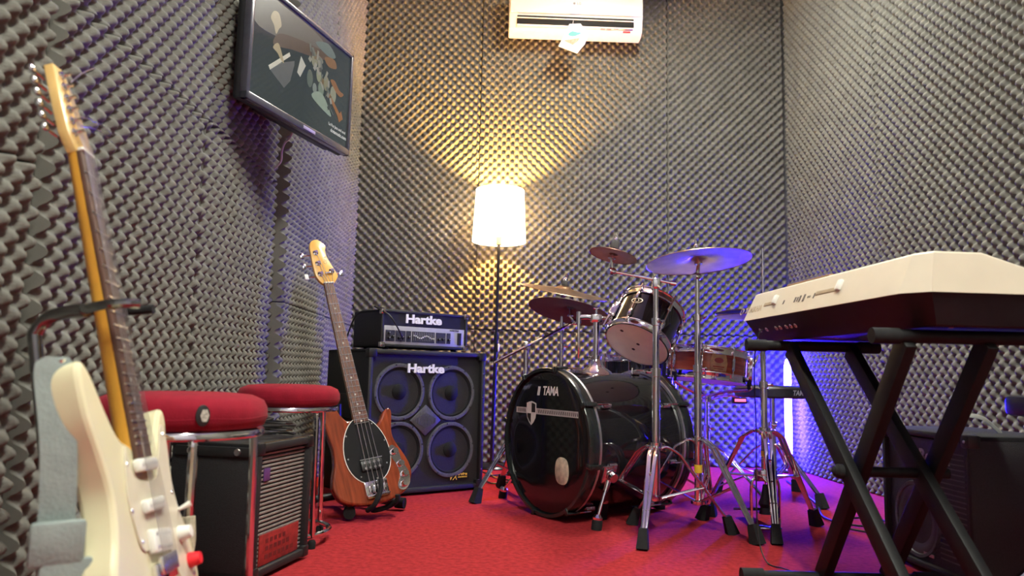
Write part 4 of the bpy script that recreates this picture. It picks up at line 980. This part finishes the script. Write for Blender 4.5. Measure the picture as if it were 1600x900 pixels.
# hi-hat
C_ = (.974, 2.86)
hh = thing('hi_hat_stand', 'chrome hi-hat stand with wire pedal frame and thin tall rod', 'drum hardware', (C_[0], C_[1], 0))
leg_set(hh, (C_[0], C_[1], 0), ((.934, 2.640), (1.203, 2.972), (.79, 3.04)), .365, .20)
pole(hh, C_, ((.19, .545, .0135), (.53, .79, .0105)))
MB().cyl((C_[0], C_[1], .06), (C_[0] + .004, C_[1], 1.075), .0036, n=8).build('pull_rod', CHROME, hh, True)
for (z, r_, h, wg) in ((.352, .022, .032, R(180)), (.53, .017, .028, R(-20)), (.79, .022, .012, None)): collar(hh, (C_[0], C_[1], z), r_, h, wg)
MB().cyl((C_[0], C_[1], .83), (C_[0], C_[1], .88), .010, n=12).build('clutch', CHROME, hh, True)
MB().box((C_[0], C_[1] - .004, .205), (.085, .03, .045), .006).build('frame_plate', CHROME, hh, True)
for s in (-1, 1): MB().tube(spline([(C_[0] + s * .036, C_[1], .20), (C_[0] + s * .052, C_[1], .165), (C_[0] + s * .052, C_[1], .05), (C_[0] + s * .047, C_[1] - .01, .014)], 5, False), .0056, 8).build('pedal_frame', CHROME, hh, True)
MB().box((C_[0], C_[1] - .005, .012), (.105, .05, .012), .004).build('base_plate', CHROME, hh, True)
MB().box((C_[0], C_[1] + .14, .055), (.085, .26, .010), .004, Matrix.Translation((C_[0], C_[1] + .14, .055)) @ Matrix.Rotation(R(-10), 4, 'X') @ Matrix.Translation((-C_[0], -C_[1] - .14, -.055))).build('footboard', BLACKP, hh, True)
MB().lathe([(.010, .06), (.024, .062), (.018, .085), (.026, .10), (.018, .12), (.012, .15), (.008, .17)], 16, Matrix.Translation((C_[0], C_[1], 0))).build('spring', BLACKP, hh, True)
MB().cyl((C_[0], C_[1], .275), (C_[0], C_[1], .295), .0146, n=18).build('tape_mark', YTAPE, hh, True)
cymbal('hi_hat_cymbal', (C_[0], C_[1], .818), (0, .02, 1), .178, BRONZE, 'upper hi-hat cymbal half hidden behind the keyboard')
cymbal('hi_hat_cymbal', (C_[0], C_[1], .806), (0, .0, 1), .178, BRONZE, 'lower hi-hat cymbal facing upward behind the keyboard', flip=True)

# throne
T_ = (1.284, 3.65)
th = thing('drum_throne', 'round black padded drum throne on chrome tripod in front of the blue lamp', 'stool', (T_[0], T_[1], 0))
MB().lathe([(0, .537), (.13, .537), (.165, .530), (.176, .518), (.177, .486), (.170, .477), (0, .475)], 48).build('seat', mat('black_vinyl_seat', (.014, .014, .02), .38, var=.2, scale=80), th)
MB().lathe([(.177, .525), (.1795, .522), (.177, .519)], 48).build('piping', BLACKP, th)
F = zframe(V(.178 * math.cos(R(-70)), .178 * math.sin(R(-70)), .503), (math.cos(R(-70)), math.sin(R(-70)), 0))
Fm = zframe(V(.1785 * math.cos(R(-66)), .1785 * math.sin(R(-66)), .503), (math.cos(R(-66)), math.sin(R(-66)), 0))
MB().text('TAMA', .034, Fm, .0004, .0006, .22, .95).build('logo', mat('grey_lilac_print', (.40, .40, .48), .5, var=.05), th, smooth=0)
pole(th, T_, ((.14, .48, .013), (.06, .34, .016)))
collar(th, (T_[0], T_[1], .33), .022, .03, R(-100))
leg_set(th, (T_[0], T_[1], 0), ((1.393, 3.367), (1.04, 3.72), (1.47, 3.86)), .25, .09)

# ------------------------------------------------------------------ keyboard on its stand
ky = V(-.072, .9974, 0).normalized(); kx = V(ky.y, -ky.x, 0)
KM = frame(V(.846, 1.545, 0), kx, ky)           # x across towards the player, y along the length, z up
KL, KD = .985, .40
kb = thing('keyboard', 'cream and black electronic keyboard seen from behind on a black stand', 'keyboard', KM)
def loft(layers, caps=()):
    n = len(layers[0]); vs = [p for l in layers for p in l]; fs = []
    for i in range(len(layers) - 1):
        for k in range(n):
            j = (k + 1) % n; fs.append((i * n + k, i * n + j, (i + 1) * n + j, (i + 1) * n + k))
    top = (len(layers) - 1) * n
    fs.append(tuple(range(n))[::-1])
    fs += [tuple(top + i for i in c) for c in caps]
    return vs, fs
def plan(ins, e, zf):
    return [(x, y, zf(x)) for (x, y) in ((ins, .055 + e * .4), (.040 + ins * .5, e), (.17, e), (KD - e, e), (KD - e, KL - e), (.17, KL - e), (.040 + ins * .5, KL - e), (ins, KL - .055 - e * .4))]
zt = lambda x: .848 if x < .18 else .848 - (x - .17) * .30
vs, fs = loft([plan(0, 0, lambda x: .757), plan(.003, .002, lambda x: .765), plan(.040, .018, lambda x: zt(x) - .004), plan(.046, .022, zt)], ((0, 1, 2, 5, 6, 7), (2, 3, 4, 5)))
MB().add(vs, fs).build('upper_shell', KBW, kb, smooth=25)
vs, fs = loft([plan(.062, .035, lambda x: .686), plan(.055, .030, lambda x: .690), plan(.006, .004, lambda x: .757)], ((0, 1, 2, 3, 4, 5, 6, 7),))
MB().add(vs, fs).build('lower_shell', KBB, kb, smooth=25)
slope = math.atan2(.040, .083)
# frame on the sloping rear face: local x runs along the length towards the camera's right, y up the slope
RF = frame((.021, 0, .803), (0, -1, 0), (.040, 0, .083))
rf = lambda b, v: RF @ Matrix.Translation((-b, v, 0))
MB(rf(.885, -.012)).text('YAMAHA', .030, Matrix.Identity(4), .0008, .0004, 0, 1.1).lathe([(.010, 0), (.010, .001), (.013, .001), (.013, 0)], 20, Matrix.Translation((-.105 + .01, 0, 0)), closed=True).build('logo', mat('embossed_tan', (.42, .33, .22), .5, var=.05), kb, smooth=0)
for (b, wd) in ((.765, .085), (.40, .13)):
    MB(rf(b, .004)).box((0, -.006, .0006), (wd, .012, .002), .0008).build('rest_slot', mat('slot_tan', (.33, .25, .16), .6, var=.1), kb)
    MB(rf(b - wd * .46, .006)).box((0, 0, .004), (.020, .030, .012), .004).build('rest_catch', OFFWH, kb)
for (b, wd, hh_) in ((.66, .006, .012), (.585, .007, .016), (.57, .005, .014), (.555, .009, .020), (.53, .009, .022), (.505, .004, .006), (.495, .004, .006), (.47, .004, .016)):
    MB(rf(b, -.008)).box((0, 0, .0008), (wd, hh_, .0016)).build('socket_mark', mat('socket_grey', (.12, .10, .09), .6, var=.1), kb, smooth=0)
MB().box((.075, .58, .851), (.050, .26, .008), .002).build('rest_recess', mat('tan_recess', (.34, .20, .10), .6, var=.1), kb)
for b in (.85, .80, .73, .70, .66, .63, .60):
    MB(frame((.024, b, .722), (0, -1, 0), (-.049, 0, .067))).lathe([(.003, .001), (.006, .002), (.0075, .0)], 12).build('jack_socket', STEEL, kb)
for (a, b) in ((.12, .06), (.10, .30), (.12, .55), (.12, .80), (.30, .06), (.30, .80)):
    MB().lathe([(0, -.0012), (.005, -.001), (.006, 0)], 10, Matrix.Translation((a, b, .686))).build('screw', STEEL, kb)
wk = MB().box((0, 0, 0), (.135, .0222, .014), .002).build('white_key', OFFWH, kb); N0 = .065
kz = .795
wk.matrix_basis = Matrix.Translation((.325, N0, kz - .012)) @ Matrix.Rotation(R(3), 4, 'Y')
for k in range(1, 36): inst(wk, kb, Matrix.Translation((.325, N0 + k * .0240, kz - .012)) @ Matrix.Rotation(R(3), 4, 'Y'))
bk = None
for k in range(35):
    if (k % 7) in (2, 6): continue
    M = Matrix.Translation((.297, N0 + (k + .5) * .0240, kz + .004)) @ Matrix.Rotation(R(3), 4, 'Y')
    if bk is None: bk = MB().box((0, 0, 0), (.085, .011, .012), .003).build('black_key', BLACKP, kb); bk.matrix_basis = M
    else: inst(bk, kb, M)

ks = thing('keyboard_stand', 'black double X keyboard stand under the keyboard', 'keyboard stand', (.95, 1.9, 0))
TUBK = mat('satin_black_steel', (.007, .007, .008), .55, 0, var=.2, spec=.25)
tz = .667
yf, yn, gf, gn_ = 2.25, 1.64, 2.13, 1.52
for (y, x0, x1) in ((yf, .716, 1.118), (yn, .800, 1.21)):
    tt = MB().cyl((x0 + .03, y, tz), (x1 - .03, y, tz), .0155, n=16).build('support_bar', TUBK, ks, True)
    for (a, b) in ((x0, x0 + .06), (x1 - .06, x1)): MB().cyl((a, y, tz), (b, y, tz), .0180, n=16).build('rubber_sleeve', RUBBER, tt, True)
for (y, x0, x1) in ((gf, .655, 1.20), (gn_, .72, 1.22)):
    tt = MB().cyl((x0 + .03, y, .022), (x1 - .03, y, .022), .0155, n=16).build('foot_bar', TUBK, ks, True)
    for (a, b) in ((x0, x0 + .06), (x1 - .06, x1)): MB().cyl((a, y, .022), (b, y, .022), .0215, n=16).build('rubber_foot', RUBBER, tt, True)
for x in (.865, 1.045):
    MB().beam((x - .014, yf, tz - .008), (x - .014, gn_, .022), .025, .052, (0, 1, 0)).build('leg', TUBK, ks, True)
    MB().beam((x + .014, yn, tz - .008), (x + .014, gf, .022), .025, .052, (0, 1, 0)).build('leg', TUBK, ks, True)
ym, zm = 1.885, .341
MB().cyl((.815, ym, zm), (1.10, ym, zm), .013, n=14).build('pivot_bolt', TUBK, ks, True)
MB().lathe([(0, .03), (.012, .02), (.018, .012), (.018, 0), (0, 0)], 18, zframe(V(.836, ym, zm), (-1, 0, 0))).build('pivot_knob', RUBBER, ks, True)
o = MB().tube(spline([(.800, 2.35, .722), (.785, 2.35, .70), (.775, 2.36, .60), (.785, 2.38, .40), (.790, 2.40, .12), (.80, 2.36, .012), (.83, 2.28, .006), (.87, 2.20, .006), (.95, 2.12, .006)], 7, False), .0022, 6).build('power_cable', BLACKP)
tag(o, 'thin dark cable dropping from the keyboard to the carpet', 'cable')

# ------------------------------------------------------------------ keyboard amplifier at the right wall
rd = V(.02, -.44, 0).normalized()
RMx = frame(V(1.24, 2.5, 0), rd, UP)
ra = thing('keyboard_amplifier', 'black vinyl keyboard amplifier with carry handle on the carpet by the right wall', 'amplifier', RMx)
W3, H3, D3 = .444, .422, .31
mb = MB()
mb.box((.010, H3 / 2 + .006, -D3 / 2), (.020, H3 - .012, D3), .007); mb.box((W3 - .010, H3 / 2 + .006, -D3 / 2), (.020, H3 - .012, D3), .007)
mb.box((W3 / 2, H3 - .010, -D3 / 2), (W3, .020, D3), .007); mb.box((W3 / 2, .022, -D3 / 2), (W3, .020, D3), .007)
mb.box((W3 / 2, H3 / 2, -D3 + .012), (W3 - .01, H3 - .03, .02)).build('case', VINYL, ra)
gb_ = MB().box((W3 / 2, H3 / 2, -.026), (W3 - .04, H3 - .05, .02)).build('grille', mat('blue_black_grille', (.022, .022, .035), .6, var=.3, scale=220), ra, smooth=0)
mb = MB()
for k in range(22): mb.box((W3 * .76, .06 + k * .0145, -.0155), (W3 * .28, .0035, .003))
mb.build('grille_bars', mat('grille_grey', (.09, .09, .11), .5, var=.2), gb_, smooth=0)
T = Matrix.Translation((.165, .150, -.016))
spk = MB().lathe([(.100, 0), (.103, .006), (.112, .007), (.116, 0)], 48, T).build('speaker', RING, ra)
MB().lathe([(.101, .002), (.09, .004), (.082, .001), (.03, -.004), (.025, .004), (0, .010)], 40, T).build('cone', mat('grey_blue_cone', (.05, .05, .062), .5, var=.1), spk)
MB().lathe([(.006, .004), (.016, .006), (.026, .004)], 24, Matrix.Translation((.205, .268, -.016))).build('tweeter', RING, ra)
MB().text('Roland', .052, Matrix.Translation((.262, .345, -.014)), .0015, .0012).build('logo', mat('grey_logo', (.42, .42, .45), .4, .4, var=.05), ra, smooth=0)
MB().box((.22, .055, -.013), (.05, .010, .003), .001).build('small_badge', STEEL, ra)
for (x, y) in ((0, H3), (W3, H3), (0, .012), (W3, .012)):
    sx = 1 if x == 0 else -1; sy = 1 if y < .1 else -1
    MB().box((x + sx * .016, y + sy * .016, -.016), (.038, .038, .038), .007).build('corner_protector', BLACKP, ra)
    MB().lathe([(0, .003), (.004, .002), (.0045, 0)], 8, Matrix.Translation((x + sx * .016, y + sy * .016, .003))).build('corner_screw', STEEL, ra)
MB().tube(spline([(W3 * .52, H3 - .004, -.10), (W3 * .52, H3 + .030, -.105), (W3 * .56, H3 + .048, -.13), (W3 * .60, H3 + .040, -.17), (W3 * .62, H3 - .002, -.215)], 6, False), .010, 8, flat=.4).build('carry_handle', mat('worn_grey_handle', (.16, .16, .15), .6, var=.2), ra)
for (x, z) in ((.05, -.05), (W3 - .05, -.05), (.05, -.26), (W3 - .05, -.26)): MB().lathe([(0, 0), (.016, 0), (.018, .014), (0, .014)], 12, Matrix.Translation((x, 0, z)) @ Matrix.Rotation(-PI / 2, 4, 'X')).build('foot', RUBBER, ra)

# bench at the right edge, in front of the keyboard
be = thing('keyboard_bench', 'black padded bench whose blue-lit end shows at the right edge', 'bench', (1.53, 1.80, 0))
MB().box((1.535, 1.80, .512), (.505, .28, .052), .012).build('seat_pad', mat('black_bench_vinyl', (.016, .016, .02), .3, var=.2, scale=60), be, True)
MB().box((1.535, 1.80, .480), (.44, .22, .014), .003).build('seat_board', BLACKP, be, True)
for y in (1.70, 1.90):
    MB().tube([(1.165 + .02, y, .012), (1.74, y, .475)], .011, 10).build('leg', CHROME, be, True)
    MB().tube([(1.78, y + .02, .012), (1.36, y + .02, .475)], .011, 10).build('leg', CHROME, be, True)

# cables on the carpet
CBL = BLACKP
for (pts, lab) in (
    ([(-.15, 4.30, .008), (-.05, 4.05, .008), (.02, 3.95, .008), (-.08, 3.85, .008), (-.12, 4.1, .008), (.10, 4.25, .008), (.2, 4.35, .008)], 'black cable curled on the carpet behind the bass drum'),
    ([(1.55, 4.2, .008), (1.42, 3.5, .008), (1.30, 3.1, .008), (1.38, 2.95, .008), (1.52, 2.98, .008), (1.50, 3.12, .008), (1.36, 3.08, .008), (1.30, 2.9, .008), (1.45, 2.75, .008)], 'black cable looping over the carpet beside the keyboard amplifier')):
    tag(MB().tube(spline(pts, 8, False), .0042, 7).build('floor_cable', CBL), lab, 'cable')
tag(MB().tube(spline([(-.10, 4.42, .007), (-.08, 4.12, .007), (0.0, 4.0, .007), (.12, 4.0, .007)], 8, False), .004, 7).build('floor_cable', mat('orange_cable', (.6, .28, .06), .5, var=.1)), 'short orange cable on the carpet below the floor lamp', 'cable')
